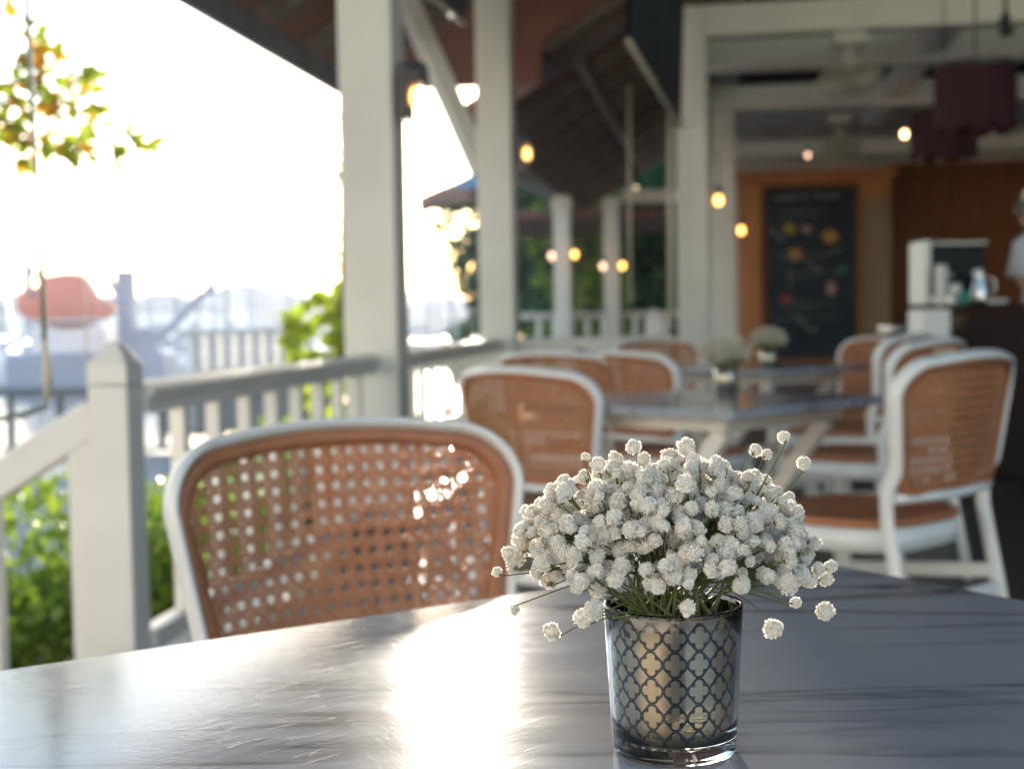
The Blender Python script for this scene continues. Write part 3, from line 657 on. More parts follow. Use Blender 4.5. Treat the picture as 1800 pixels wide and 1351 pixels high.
def make_chair():
    t = empty('cane_chair')
    ol = outline(0.0)
    # frame: legs + arch as one bent tube
    top = [q for q in ol if q[1] > .56]
    path = [SRF(a_, b_) for a_, b_ in top]
    lf = [Vector((-.225, -.30, .0)), Vector((-.222, -.262, .2)), Vector((-.216, -.232, .36)), Vector((-.214, -.214, .45)), Vector((-.216, -.213, .52))]
    rt = [Vector((-v.x, v.y, v.z)) for v in reversed(lf)]
    full = lf + path + rt
    MB().tube(full, .0180, 12, ry=.0075).build('frame', M['chairwhite'], t, True)
    # brown rim inside the frame, closed ring
    ri0, ri1 = outline(.006), outline(.025); mb = MB(); n_ = len(ri0)
    vs = []
    for (a0, b0), (a1, b1) in zip(ri0, ri1): vs += [SRF(a0, b0, .008), SRF((a0+a1)/2, (b0+b1)/2, .0115), SRF(a1, b1, .006), SRF(a1, b1, -.006), SRF((a0+a1)/2, (b0+b1)/2, -.0115), SRF(a0, b0, -.008)]
    fs = []
    for i in range(n_):
        j = (i+1) % n_
        for k in range(6): fs.append((i*6+k, i*6+(k+1) % 6, j*6+(k+1) % 6, j*6+k))
    mb.add(vs, fs); mb.build('rim', M['rattanrim'], t, True)
    MB().tube([SRF(a_, .505, 0) for a_ in [-.213+.0426*i for i in range(11)]], .011, 8).build('lower_rail', M['chairwhite'], t, True)
    # the woven cane
    poly = outline(.022); P = .0222; mb = MB(); mb.raw = True
    def strip(p0, d, L, wd, z0, zw, per, ph):
        d = Vector(d).normalized(); s_ = Vector((-d.y, d.x)); run = []; st = .0055; k = int(L/st)
        def flush():
            if len(run) < 2: run.clear(); return
            vs = []
            for (c, o_) in run:
                e1 = c+s_*wd/2; e2 = c-s_*wd/2
                vs += [SRF(e1.x, e1.y, o_), SRF(c.x, c.y, o_+.0009), SRF(e2.x, e2.y, o_), SRF(e2.x, e2.y, o_-.0011), SRF(e1.x, e1.y, o_-.0011)]
            fs = []
            for i in range(len(run)-1):
                for q in range(5): fs.append((i*5+q, i*5+(q+1) % 5, (i+1)*5+(q+1) % 5, (i+1)*5+q))
            mb.add(vs, fs); run.clear()
        for i in range(k+1):
            c = Vector(p0)+d*(i*st)
            if inside(poly, c.x, c.y): run.append((c, z0+zw*math.sin(2*math.pi*(i*st)/per+ph)))
            else: flush()
        flush()
    for i in range(-12, 13):
        for e in (-1, 1): strip((i*P+P/2+e*.0036, .48), (0, 1), .42, .0044, 0, .0007, P, i*math.pi + (0 if e < 0 else math.pi))
    for j in range(-1, 20):
        for e in (-1, 1): strip((-.27, .50+j*P+P/2+e*.0036), (1, 0), .54, .0044, 0, .0007, P, j*math.pi+math.pi/2+(0 if e < 0 else math.pi))
    for i in range(-34, 34):
        strip((i*P, .50-P/2), (1, 1), .62, .0030, .0012, 0, P, 0)
        strip((i*P, .50-P/2), (-1, 1), .62, .0030, -.0012, 0, P, 0)
    mb.build('cane_back', M['rattan'], t)
    # seat: rounded slab of woven look + white apron
    def seat_pts(s_, n=40):
        out = []
        for i in range(n):
            th = 2*math.pi*i/n; c, s2 = math.cos(th), math.sin(th); e = .62
            x = .222*s_*math.copysign(abs(c)**e, c); y = .215*s_*math.copysign(abs(s2)**e, s2)
            out.append((x*(1+.06*y/.2), y))
        return out
    mb = MB(); vs = []; n = 40
    for s_, z in ((.985, .428), (1.0, .436), (.99, .444), (.93, .4475), (.80, .441), (.4, .436)):
        vs += [(x, y, z) for x, y in seat_pts(s_)]
    fs = [(k*n+i, k*n+(i+1) % n, (k+1)*n+(i+1) % n, (k+1)*n+i) for k in range(5) for i in range(n)] + [tuple(5*n+i for i in range(n)), tuple(range(n-1, -1, -1))]
    mb.add(vs, fs).build('seat', M['seat'], t, True)
    mb = MB(); vs = []
    for s_, z in ((.975, .426), (.975, .372), (.91, .372), (.91, .426)): vs += [(x, y, z) for x, y in seat_pts(s_)]
    fs = [(k*n+i, k*n+(i+1) % n, ((k+1) % 4)*n+(i+1) % n, ((k+1) % 4)*n+i) for k in range(4) for i in range(n)]
    mb.add(vs, fs).build('apron', M['chairwhite'], t, True)
    for sx in (-1, 1):
        MB().tube([(sx*.195, .165, .40), (sx*.20, .18, .2), (sx*.205, .19, 0)], [.021, .019, .016], 12).build('leg', M['chairwhite'], t, True)
        MB().beam((sx*.217, -.245, .29), (sx*.20, .175, .25), .020, .035).build('side_stretcher', M['chairwhite'], t, bevel=.004)
    MB().beam((-.20, .175, .21), (.20, .175, .21), .02, .03).build('front_stretcher', M['chairwhite'], t, bevel=.004)
    MB().beam((-.217, -.25, .25), (.217, -.25, .25), .02, .03).build('rear_stretcher', M['chairwhite'], t, bevel=.004)
    return t

def seat_mat():
    m_ = mat('woven seat', (.44, .17, .075), .5, col2=(.36, .135, .06), nscale=30); n = m_.node_tree.nodes; l = m_.node_tree.links
    tc = n.new('ShaderNodeTexCoord'); ch = n.new('ShaderNodeTexVoronoi'); ch.inputs['Scale'].default_value = 90; ch.inputs['Randomness'].default_value = 0
    bp = n.new('ShaderNodeBump'); bp.inputs['Strength'].default_value = .8; bp.inputs['Distance'].default_value = .002
    l.new(tc.outputs['Object'], ch.inputs[0]); l.new(ch.outputs[0], bp.inputs['Height']); l.new(bp.outputs[0], n['Principled BSDF'].inputs['Normal']); return m_
M['seat'] = seat_mat()
CH = make_chair()
def chair(i, xc, d, face, label):
    """xc, d: the middle of the back; face: heading of the seat, degrees from the camera's right"""
    o = CH if i == 0 else copy_tree(CH)
    th = R(face) + YAW; f_ = Vector((math.cos(th), math.sin(th), 0)); p = CW(xc, d) + f_*.27
    o.location = (p.x, p.y, 0); o.rotation_euler = (0, 0, th - math.pi/2)
    if i in (5, 6, 7): o.scale = (1.04, 1.04, 1.04)
    elif i: o.scale = (1, 1, 1)
    tag(o, label, 'chair', 'white framed cane chairs')
chair(0, -.212, 1.80, -57, 'nearest cane chair, its sun-pierced woven back facing us across the marble table')
chair(1, .035, 3.72, 47, 'cane chair seen from behind just past the nearest, orange back left of flowers')
chair(2, .16, 5.30, 60, 'shaded dark-backed cane chair half hidden behind the orange-backed second one')
chair(3, .43, 5.15, 38, 'cane chair with bright white top frame, left of the far table')
chair(4, .76, 7.3, -70, 'farthest left cane chair, low rounded back against the cross railing')
chair(5, 1.06, 3.32, 133, 'large cane chair at right seen from behind, white frame and seat fully visible')
chair(6, 1.42, 4.75, 137, 'cane chair directly behind the large right one, arched back rising left of it')
chair(7, 1.63, 5.75, 140, 'third cane chair in the right row, white upright at its left')
chair(8, 2.02, 7.1, 142, 'hindmost cane chair of the right row beneath the white stand')
chair(9, 1.75, 6.75, 200, 'cane chair at the far table whose brown seat shows under the tabletop')

# ------------------------------------------------------------------ tables
M['marble'] = marble_mat(R(41.3) - YAW)     # veins run across the view, table turned
M['marble2'] = marble_mat(R(45))
def table(name, center, rz, sx, sy, label, mk, h=.73):
    t = empty(name, (center.x, center.y, 0), rz, label, 'table', 'marble topped tables')
    MB().box((0, 0, h-.0125), (sx, sy, .025)).build('tabletop', M[mk], t, bevel=.003)
    MB().box((0, 0, h-.045), (sx-.16, sy-.16, .035)).build('subframe', M['white'], t, bevel=.004)
    for s_ in (-1, 1):
        x_ = s_*(sx/2-.12)
        for e, q in ((-1, -.02), (1, .02)):
            MB().beam((x_+q*.9, e*(sy/2-.10), h-.062), (x_+q*.9, -e*(sy/2-.10), .02), .036, .045).build('leg', M['white'], t, bevel=.004)
        MB().box((x_, 0, .012), (.05, sy-.08, .024)).build('foot', M['white'], t, bevel=.004)
    MB().box((0, 0, .36), (sx-.26, .03, .045)).build('stretcher', M['white'], t, bevel=.004)
    return t
ux, uy = Vector((math.cos(R(41.3)), math.sin(R(41.3)))), Vector((-math.sin(R(41.3)), math.cos(R(41.3))))
corner = CW(.258, 1.335); S = .86
c1 = corner.xy - ux*S/2 - uy*S/2
table('marble_table', Vector((c1.x, c1.y, 0)), R(41.3), S, S, 'large grey marble table in the foreground carrying the flowers in patterned glass', 'marble')
table('marble_table', CW(.525, 3.80), R(45)+YAW, .70, .70, 'middle marble table with crossed white legs and a small flower glass', 'marble2')
table('marble_table', CW(1.05, 6.00), R(45)+YAW, .70, .70, 'far marble table in front of the chalkboard with a small flower glass', 'marble2')

# ------------------------------------------------------------------ flowers and glasses
def make_head(seed):
    random.seed(seed); mb = MB(); mb.raw = True; R0 = .0044
    for i in range(64):
        z = 1-2*(i+.5)/64; ph = i*2.39996; v = Vector((math.sqrt(1-z*z)*math.cos(ph), math.sqrt(1-z*z)*math.sin(ph), z)) + rdir()*.15
        v.normalize()
        if v.z < -.82: continue
        a_ = v.cross(rdir()).normalized(); b_ = v.cross(a_)
        c = v*R0*rnd(.42, .62); L = R0*rnd(.95, 1.12); W = R0*rnd(.34, .5)
        vs = [c]; k = 6
        bend = rdir()*R0*.12
        for q in range(k):
            s_ = (q/(k-1)-.5)*2; rr = (L if q % 2 else L*.86)*rnd(.94, 1.04)
            vs.append(v*rr*(1-.10*s_*s_) + a_*W*s_ + b_*R0*.16*math.sin(s_*2.5+i) + bend)
        vs.append(v*R0*.72 + a_*W*.6); vs.append(v*R0*.72 - a_*W*.6)
        mb.add(vs, [(0, 8, 1, 2), (0, 2, 3), (0, 3, 4), (0, 4, 5), (0, 5, 6, 7)])
    mb.ball((0, 0, 0), R0*.78, 5)
    return mb
def make_calyx():
    mb = MB(); mb.raw = True
    for k in range(5):
        a_ = k*2*math.pi/5; d = Vector((math.cos(a_)*.5, math.sin(a_)*.5, .55)); mb.add(*leaf_verts(Vector((0, 0, -.0048)), d, Vector((0, 0, 1)), .0042, .0016))
    return mb
HEADV = [make_head(s_) for s_ in range(6)]
def merge(dst, src, T):
    dst.add([T @ Vector(v) for v in src.v], src.f)
def bouquet(root, n_heads, rx, ry, rz, cz, rim, label_parts=100, scale=1.0, seed=3, extra=()):
    random.seed(seed)
    pts = []; tries = 0
    while len(pts) < n_heads and tries < 60000:
        tries += 1
        v = rdir(); v.z = abs(v.z) if random.random() < .80 else -abs(v.z)*.9
        rr = rnd(.62, 1.0) if random.random() < .85 else rnd(.4, 1.08)
        p = Vector((v.x*rx*rr - .005, v.y*ry*rr, cz + v.z*rz*rr))
        if p.z < rim+.012 and math.hypot(p.x, p.y) < .036: continue
        if p.z < rim-.002: continue
        if p.z < rim + .027 - max(0, math.hypot(p.x, p.y)-.050)*.85: continue
        if any((p-q).length < .0050 for q in pts): continue
        pts.append(p)
    pts += [Vector(e) for e in extra]
    pts.sort(key=lambda p: p.dot(Vector((-_f.x, -_f.y, .35))), reverse=True)
    stuff = MB(); stuff.raw = True; cal = MB(); cal.raw = True; protos = {}
    stems = [];  cy_ = make_calyx()
    ns = 46
    for k in range(ns):
        a_ = k*2.39996; r0 = .026*math.sqrt((k+.5)/ns)
        top = pts[int(len(pts)*k/ns)]; st = Vector((math.cos(a_)*r0*.8, math.sin(a_)*r0*.8, .008))
        mid = Vector((math.cos(a_)*r0, math.sin(a_)*r0, rim-.005)); d = (top-mid)
        pk = mid + d*.55 + Vector((0, 0, .004))
        pth = [st, (st+mid)/2+Vector((rnd(-.002, .002), rnd(-.002, .002), 0)), mid, mid+d*.28+Vector((0, 0, .004)), pk]
        stems.append((pth, pk))
    br = MB(); br.raw = True
    for i, p in enumerate(pts):
        base = min((s_[1] for s_ in stems), key=lambda q: (q-p).length)
        if (base-p).length > .02:
            s_ = min(stems, key=lambda s2: (s2[0][3]-p).length); base = s_[0][3]
        ax = (p-base); ax = (ax if ax.length > .002 else Vector((0, 0, 1))).normalized(); ax = (ax + Vector((0, 0, .3)) + rdir()*.95).normalized()
        hr = random.choice((rnd(.66, .9), rnd(.9, 1.12), rnd(1.0, 1.3)))*scale; foot = p - ax*.0045*hr
        mid = (base+foot)/2 + rdir()*.0025 + Vector((0, 0, .001))
        br.tube([base, mid, foot], [.0005, .00042, .00036], 4, cap=False)
        T = Matrix.Translation(p) @ ax.to_track_quat('Z', 'Y').to_matrix().to_4x4() @ Matrix.Rotation(rnd(0, 6.28), 4, 'Z') @ Matrix.Diagonal((hr, hr, hr*rnd(.75, 1.25), 1))
        merge(cal, cy_, T)
        k = i % 6
        if i < label_parts:
            if k not in protos: protos[k] = HEADV[k].build('flower_head', M['petal'], root); o = protos[k]
            else: o = protos[k].copy(); COL.objects.link(o); o.parent = root
            o.matrix_local = T
        else: merge(stuff, HEADV[k], T)
    if stuff.v: tag(stuff.build('flower_heads', M['petal'], root), kind='stuff')
    for pth, pk in stems:
        MB().tube(pth, [.0011, .0011, .0010, .0007, .0005], 6).build('stem', M['stemgreen'], root, True)
    tag(br.build('twigs', M['stemgreen'], root), kind='stuff'); tag(cal.build('sepals', M['calyx'], root), kind='stuff')

def patterned_glass(pos, label, group):
    t = empty('glass_votive', pos, YAW, label, 'glass vase', group)
    H, RT, RB, TH = .0800, .0373, .0330, .0020
    rad = lambda z: RB + (RT-RB)*(z/H)
    prof = [(.0005, 0), (RB-.003, 0), (RB-.0006, .0008), (RB, .003)]
    prof += [(rad(z), z) for z in (.01, .02, .035, .05, .065, H-.0012)] + [(RT-.0004, H), (RT-TH+.0004, H), (RT-TH, H-.001)]
    prof += [(rad(z)-TH, z) for z in (.06, .04, .02, .0098)] + [(RB-.006, .0078), (.0005, .0078)]
    MB().lathe((0, 0, 0), prof, 96).build('glass', M['glass'], t, True)
    # mirrored lining just inside the glass
    mb = MB(); N = 96; zs = [.0086, .02, .03, .04, .05, .06, .07, .0772]; vs = []
    for z in zs:
        for k in range(N): th = 2*math.pi*k/N; r_ = rad(z)-TH-.00025; vs.append((r_*math.cos(th), r_*math.sin(th), z))
    mb.add(vs, [(i*N+k, i*N+(k+1) % N, (i+1)*N+(k+1) % N, (i+1)*N+k) for i in range(len(zs)-1) for k in range(N)])
    o = mb.build('mirrored_lining', M['coat'], t, True); me = o.data; uvl = me.uv_layers.new(name='uv')
    for pl in me.polygons:
        us = []
        for li in pl.loop_indices:
            c = me.vertices[me.loops[li].vertex_index].co; us.append([li, math.atan2(c.y, c.x)/(2*math.pi)*17, (c.z-.0052)/.0140])
        mu = max(u_[1] for u_ in us)
        for li, u_, v_ in us:
            if mu-u_ > 8: u_ += 17
            uvl.data[li].uv = (u_, v_)
    mb = MB(); mb.lathe((0, 0, 0), [(.0005, .0083), (RB-.0045, .0085)], 48); mb.build('lining_floor', M['coatfloor'], t)
    return t
M['coatfloor'] = mat('smoky lining', (.05, .045, .04), .3, .6)
vp = atz(1186, 1316, .7300)
patterned_glass((vp.x, vp.y, .7302), 'clear-footed mirrored glass with dark quatrefoil trellis pattern holding flowers on the near table', 'flower glasses')
fl = empty('flower_bouquet', (vp.x, vp.y, .7400), YAW, 'large dense bunch of white dried baby breath flowers in the near patterned glass', 'flowers', 'bunches of small white flowers')
ex = [(.060, .0, .158), (.053, .01, .148), (.070, -.004, .144), (.045, .0, .151), (-.02, 0, .154), (-.045, .01, .148), (.080, -.01, .083), (.078, -.015, .067), (.047, -.035, .063), (-.066, -.03, .062), (-.085, -.02, .072), (-.094, -.01, .090), (-.088, 0, .098), (-.079, .0, .112), (.082, -.012, .090), (.06, -.03, .075), (-.05, -.04, .071)]
bouquet(fl, 720, .082, .076, .059, .0915, .070, 100, .92, 3, ex)

def small_bouquet(px, d, label, gl, seed):
    p = at(px, 600, d)
    t = empty('glass_votive', (p.x, p.y, .7302), YAW, gl, 'glass vase', 'flower glasses')
    MB().lathe((0, 0, 0), [(.0005, 0), (.031, 0), (.0355, .08), (.0335, .08), (.030, .008), (.0005, .008)], 32).build('glass', M['smoke'], t, True)
    b = empty('flower_bouquet', (p.x, p.y, .740), 0, label, 'flowers', 'bunches of small white flowers')
    random.seed(seed); mb = MB(); mb.raw = True; tw = MB(); tw.raw = True
    for i in range(260):
        v = rdir(); v.z = abs(v.z)*1.0-.15; q = Vector((v.x*.074, v.y*.074, .108+v.z*.055))*rnd(.82, 1.05)
        merge(mb, HEADV[i % 6], Matrix.Translation(q) @ Matrix.Rotation(rnd(0, 6), 4, 'X') @ Matrix.Diagonal((1.15, 1.15, 1.15, 1)))
        tw.tube([(q.x*.3, q.y*.3, .06), (q.x*.7, q.y*.7, .085), q], .0005, 3, cap=False)
    tag(mb.build('flower_heads', M['creampetal'], b), kind='stuff'); tag(tw.build('stems', M['stemgreen'], b), kind='stuff')
M['smoke'] = mat('gold mirrored glass', (.52, .47, .34), .22, .8, col2=(.30, .28, .22), nscale=30)
M['creampetal'] = mat('cream petal', (.74, .70, .58), .85, col2=(.62, .58, .47), nscale=60, transl=.2)
small_bouquet(1276, 4.02, 'cream dried flower bunch on the middle table', 'gold mirrored glass on the middle marble table', 11)
small_bouquet(1351, 5.75, 'cream dried flower bunch on the far table below the chalkboard', 'gold mirrored glass on the far marble table', 12)

# ------------------------------------------------------------------ lamps
def lantern(px, py, d, label, s=1.0):
    p = at(px, py, d); t = empty('wall_lantern', (p.x, p.y, p.z), 0, label, 'lamp', 'glass lanterns on the pillars')
    t.scale = (s, s, s)
    MB().box((-.045, 0, .0), (.05, .13, .25)).build('back_plate', M['black'], t, bevel=.01)
    MB().lathe((0, 0, .075), [(.0005, .06), (.045, .055), (.060, .02), (.062, -.03), (.054, -.035)], 20).build('cap', M['black'], t, True)
    MB().lathe((0, 0, -.09), [(.0005, 0), (.03, .005), (.048, .03), (.052, .08), (.05, .155), (.048, .155), (.050, .08), (.045, .032), (.028, .009), (.0005, .004)], 24).build('glass', M['glass'], t, True)
    MB().ball((0.0, 0, -.025), .028, 8, 1.3).build('bulb', M['bulb'], t, True)
    MB().tube([(0, 0, .01), (0, 0, .07)], .014, 10).build('socket', M['black'], t, True)
lantern(731, 162, 6.28, 'black glass lantern with warm bulb on the widest pillar')
lantern(926, 266, 9.95, 'black glass lantern with orange bulb on the second pillar', .95)
def hang_bulb(px, py, d, label, s=1.0, cord=.3, m_='bulb', g_='small lit bulbs'):
    p = at(px, py, d); t = empty('hanging_bulb', (p.x, p.y, p.z), 0, label, 'light bulb', g_); t.scale = (s, s, s)
    MB().ball((0, 0, 0), .034, 8, 1.25).build('bulb', M[m_], t, True)
    MB().tube([(0, 0, .05), (0, 0, .12)], .026, 10).build('socket', M['black'], t, True)
    MB().tube([(0, 0, .12), (0, 0, .12+cord)], .005, 5).build('cable', M['black'], t)
hang_bulb(1263, 352, 11.2, 'warm bulb hanging beside the greyish pillar, black socket', 1.0)
hang_bulb(1303, 405, 13.5, 'warm bulb hanging before the orange wooden panel edge', .95)
hang_bulb(970, 450, 18.0, 'dim pinkish bulb left of the slim far pillar', 1.1, 1.0, 'spot')
hang_bulb(1010, 447, 18.0, 'yellow bulb right of the slim far pillar', 1.1, 1.0)
hang_bulb(1060, 468, 18.6, 'pinkish bulb left of the lilac-white far pillar', 1.1, 1.0, 'spot')
hang_bulb(1094, 467, 18.6, 'yellow bulb right of the lilac-white far pillar', 1.1, 1.0)
hang_bulb(1590, 236, 15.0, 'bright warm bulb under the white ceiling left of the fringed lamps', .9, .2, 'bulbhot')
hang_bulb(1420, 273, 16.0, 'tiny pinkish light above the orange wooden panel', .7, .2, 'spot')
def fringed(px, top_, bot_, wpx, d, label):
    p0 = at(px, top_, d); p1 = at(px, bot_, d); r_ = wpx*d/FPX/2; H = p0.z-p1.z
    t = empty('fringed_lamp', (p0.x, p0.y, p1.z), 0, label, 'lamp', 'dark red fringed pendant lamps')
    mb = MB(); N = 96; vs = []
    lens = [rnd(.0, .10)*H + .16*H*(.5+.5*math.sin(k_*.6)) * rnd(.3, 1) for k_ in range(N)]
    for ring in range(5):
        q = ring/4
        for k in range(N):
            th = 2*math.pi*k/N; rr = r_*(1+.02*(k % 2)); vs.append((rr*math.cos(th), rr*math.sin(th), H - (H-lens[k])*q))
    mb.add(vs, [(i*N+k, i*N+(k+1) % N, (i+1)*N+(k+1) % N, (i+1)*N+k) for i in range(4) for k in range(N)])
    mb.build('fringe', M['fringe'], t)
    MB().lathe((0, 0, H), [(.0005, .01), (r_*1.02, .0), (r_*1.03, -.03), (r_*.99, -.03)], 40).build('rim', M['black'], t)
    MB().ball((0, 0, H*.6), .04, 8).build('bulb', M['spot'], t, True)
    MB().tube([(0, 0, H), (0, 0, H+.8)], .006, 6).build('cable', M['black'], t)
fringed(1714, 112, 245, 136, 7.9, 'larger nearer dark red fringed lamp, top right')
fringed(1660, 192, 288, 110, 10.5, 'smaller darker fringed lamp behind and left of the larger one')
p = at(1768, 38, 9.5); t = empty('spotlight', p, 0, 'small black ceiling spotlight on the top right beam', 'spotlight')
MB().tube([(0, 0, .06), (-.01, -.01, -.03), (.01, -.03, -.09)], [.02, .045, .05], 14).build('housing', M['black'], t, True); MB().tube([(0, 0, .05), (0, 0, .16)], .012, 8).build('bracket', M['black'], t)
def fan(px, py, d, wpx, label, stem=.25):
    p = at(px, py, d); r_ = wpx*d/FPX/2; t = empty('ceiling_fan', p, 0, label, 'fan', 'caged orbit fans')
    rr = Matrix.Rotation(R(-8), 3, 'Y') @ Matrix.Rotation(R(-19), 3, 'X')
    cg = MB()
    for k in range(26):
        th = 2*math.pi*k/26; c, s_ = math.cos(th), math.sin(th)
        cg.tube([rr @ Vector((c*r_*q, s_*r_*q, z)) for q, z in ((.12, .07), (.6, .06), (.95, .03), (1, 0), (.95, -.03), (.6, -.05), (.12, -.055))], .0055, 4, cap=False)
    for q, z in ((1, 0), (.6, .06), (.6, -.05)): cg.tube([rr @ Vector((math.cos(a_*.1963)*r_*q, math.sin(a_*.1963)*r_*q, z)) for a_ in range(32)], .010 if q == 1 else .005, 6, closed=True)
    cg.build('cage', M['fanwhite'], t, True)
    bl = MB()
    for k in range(3):
        a_ = k*2.094
        def bp_(q, e, z): return rr @ Vector((math.cos(a_+e)*r_*q, math.sin(a_+e)*r_*q, z))
        vs = [bp_(.15, -.3, .012), bp_(.15, .3, -.012), bp_(.85, .42, -.02), bp_(.9, 0, 0), bp_(.8, -.35, .02)]
        bl.add(vs + [v-Vector((0, 0, .003)) for v in vs], [(0, 1, 2, 3, 4), (9, 8, 7, 6, 5)] + [(i, (i+1) % 5, (i+1) % 5+5, i+5) for i in range(5)])
    bl.build('blades', M['fanwhite'], t)
    MB().lathe((0, 0, 0), [(.0005, .20), (.05, .19), (.065, .13), (.06, .07), (.04, .05), (.035, -.04), (.0005, -.05)], 20).build('motor', M['fanwhite'], t, True)
    MB().tube([(0, 0, .19), (0, 0, .19+stem)], .018, 8).build('rod', M['fanwhite'], t)
    MB().box((0, 0, .20+stem), (.26, .18, .10)).build('mount', M['fanwhite'], t, bevel=.01)
fan(1493, 140, 10.6, 112, 'cream caged fan hanging under the upper white beam', .10)
fan(1475, 262, 15.2, 78, 'fainter grey caged fan farther back above the chalkboard panel', .12)

# ------------------------------------------------------------------ dark canvas blinds and cords
def blind(pts, label, bar):
    t = empty('canvas_blind', pts[0], 0, label, 'blind', 'dark canvas roll blinds'); o_ = Vector(pts[0]); q = [Vector(p)-o_ for p in pts]
    mb = MB(); n_ = 16; vs = []; th = .02
    for side in (0, 1):
        for i in range(n_+1):
            s_ = i/n_; a_ = q[0].lerp(q[1], s_); b_ = q[3].lerp(q[2], s_); nn = (q[1]-q[0]).cross(q[3]-q[0]).normalized()
            off = nn*(.03*math.sin(s_*22) + side*th); vs += [a_+off, b_+off]
    k = (n_+1)*2
    fs = [(i*2, i*2+2, i*2+3, i*2+1) for i in range(n_)] + [(k+i*2+1, k+i*2+3, k+i*2+2, k+i*2) for i in range(n_)] + [(i*2, k+i*2, k+i*2+2, i*2+2) for i in range(n_)] + [(i*2+1, i*2+3, k+i*2+3, k+i*2+1) for i in range(n_)]
    mb.add(vs, fs); mb.build('canvas', M['darkgrey'], t, True)
    MB().tube([q[3], q[2]], .018, 10).build('bar', M[bar], t, True)
blind([at(1112, -60, 8.6), at(1204, -60, 10.9), at(1197, 222, 10.9), at(1104, 72, 8.6)], 'dark blue canvas blind with pale slanting bottom bar left of the greyish pillar', 'cord')
blind([at(738, -60, 8.0), at(828, -60, 9.6), at(815, 42, 9.6), at(752, -10, 8.0)], 'small dark canvas blind corner at the top between the big pillars', 'cord')
def cordo(pts, r_, label, m_='cord', name='cord', cat='cord'):
    t = MB().tube(pts, r_, 8).build(name, M[m_], None, True); return tag(t, label, cat)
cordo([at(1178, 200, 11.0), at(1179, 380, 11.0), at(1180, 575, 11.0)], .022, 'thick pale pull cord hanging left of the greyish pillar')
cordo([at(1106, 150, 12.0), at(1107, 330, 12.0), at(1108, 530, 12.0)], .012, 'thin faint pull cord hanging in front of the far trees')
# awning crank at the left
t = empty('crank_rod', at(47, 0, 2.9), 0, 'long thin cream crank rod with bent handle hanging at far left', 'crank rod'); o_ = t.location.copy()
MB().tube([at(40, -120, 2.9)-o_, at(47, 0, 2.9)-o_, at(58, 200, 2.9)-o_, at(72, 430, 2.9)-o_, at(78, 600, 2.9)-o_], .0062, 8).build('rod', M['rodpaint'], t, True)
MB().tube([at(78, 595, 2.9)-o_, at(83, 650, 2.9)-o_, at(84, 698, 2.9)-o_], [.006, .009, .008], 10).build('grip', M['cord'], t, True)
MB().tube([at(84, 698, 2.9)-o_, at(78, 716, 2.9)-o_, at(40, 728, 2.85)-o_, at(-30, 742, 2.8)-o_], .0055, 8).ball(at(40, 729, 2.85)-o_, .009, 6).build('handle', M['rodpaint'], t, True)
cordo([at(124, -80, 4.4), at(128, 100, 4.4), at(136, 210, 4.4), at(148, 420, 4.4), at(153, 640, 4.4)], .0028, 'very thin faint cord hanging right of the crank rod', 'cord')
# far white beam and ceiling over the far deck
a_ = at(1090, 346, 19.3); b_ = at(1210, 344, 19.3)
tag(MB().beam(a_, (b_+(b_-a_)*1.5), .16, .17).build('ceiling_beam', M['white2']), 'pinkish white beam on top of the far lilac-white pillar', 'beam', 'white ceiling beams')
p0 = at(930, 408, 21); 
t = MB(); q = [at(985, 395, 20.0), at(1330, 410, 20.0), at(1330, 350, 27), at(1030, 350, 27)]
z_ = 2.35; t.box((CW(1.9, 22.5).x, CW(1.9, 22.5).y, 2.42), (4.4, 5.0, .10), rz=YAW); tag(t.build('pavilion_roof', M['umbbrown']), 'brown flat pavilion roof seen over the distant railing', 'roof')

# ------------------------------------------------------------------ umbrella
p = at(866, 345, 32); ez = at(735, 345, 32).z
t = empty('patio_umbrella', (p.x, p.y, -1.0), R(38), 'blue square patio umbrella with reddish brown valance behind the second pillar', 'umbrella')
hw = 1.80; N = 4; E = ez+1.0; mb = MB(); ring = []
for k in range(4):
    a_ = math.pi/4+k*math.pi/2; a2 = a_+math.pi/2
    for q in range(6):
        s_ = q/6; v = Vector((math.cos(a_), math.sin(a_), 0)).lerp(Vector((math.cos(a2), math.sin(a2), 0)), s_)*hw; ring.append(Vector((v.x, v.y, E+.12*math.sin(s_*math.pi))))
apex = Vector((0, 0, E+.74)); n_ = len(ring); vs = list(ring) + [r_*.5+apex*.5+Vector((0, 0, -.05)) for r_ in ring] + [apex]
mb.add(vs, [(i, (i+1) % n_, (i+1) % n_+n_, i+n_) for i in range(n_)] + [(n_+i, n_+(i+1) % n_, 2*n_) for i in range(n_)]); c = mb.build('canopy', M['umbblue'], t)
sm = c.modifiers.new('sol', 'SOLIDIFY'); sm.thickness = .01
mb = MB(); vs = [Vector(r_)*1.0 for r_ in ring] + [Vector((r_.x*.99, r_.y*.99, r_.z-.34)) for r_ in ring]
mb.add(vs, [(i, (i+1) % n_, (i+1) % n_+n_, i+n_) for i in range(n_)]); c = mb.build('valance', M['umbbrown'], t); sm = c.modifiers.new('sol', 'SOLIDIFY'); sm.thickness = .008
MB().tube([(0, 0, 0), (0, 0, E+.8)], .04, 10).build('pole', M['white'], t); MB().lathe((0, 0, 0), [(.0005, .08), (.3, .07), (.3, 0), (.0005, 0)], 20).build('base', M['masonry'], t)
for k in range(4):
    a_ = math.pi/4+k*math.pi/2; MB().beam((0, 0, E+.64), (math.cos(a_)*hw*.98, math.sin(a_)*hw*.98, E-.01), .02, .025).build('rib', M['white'], t)

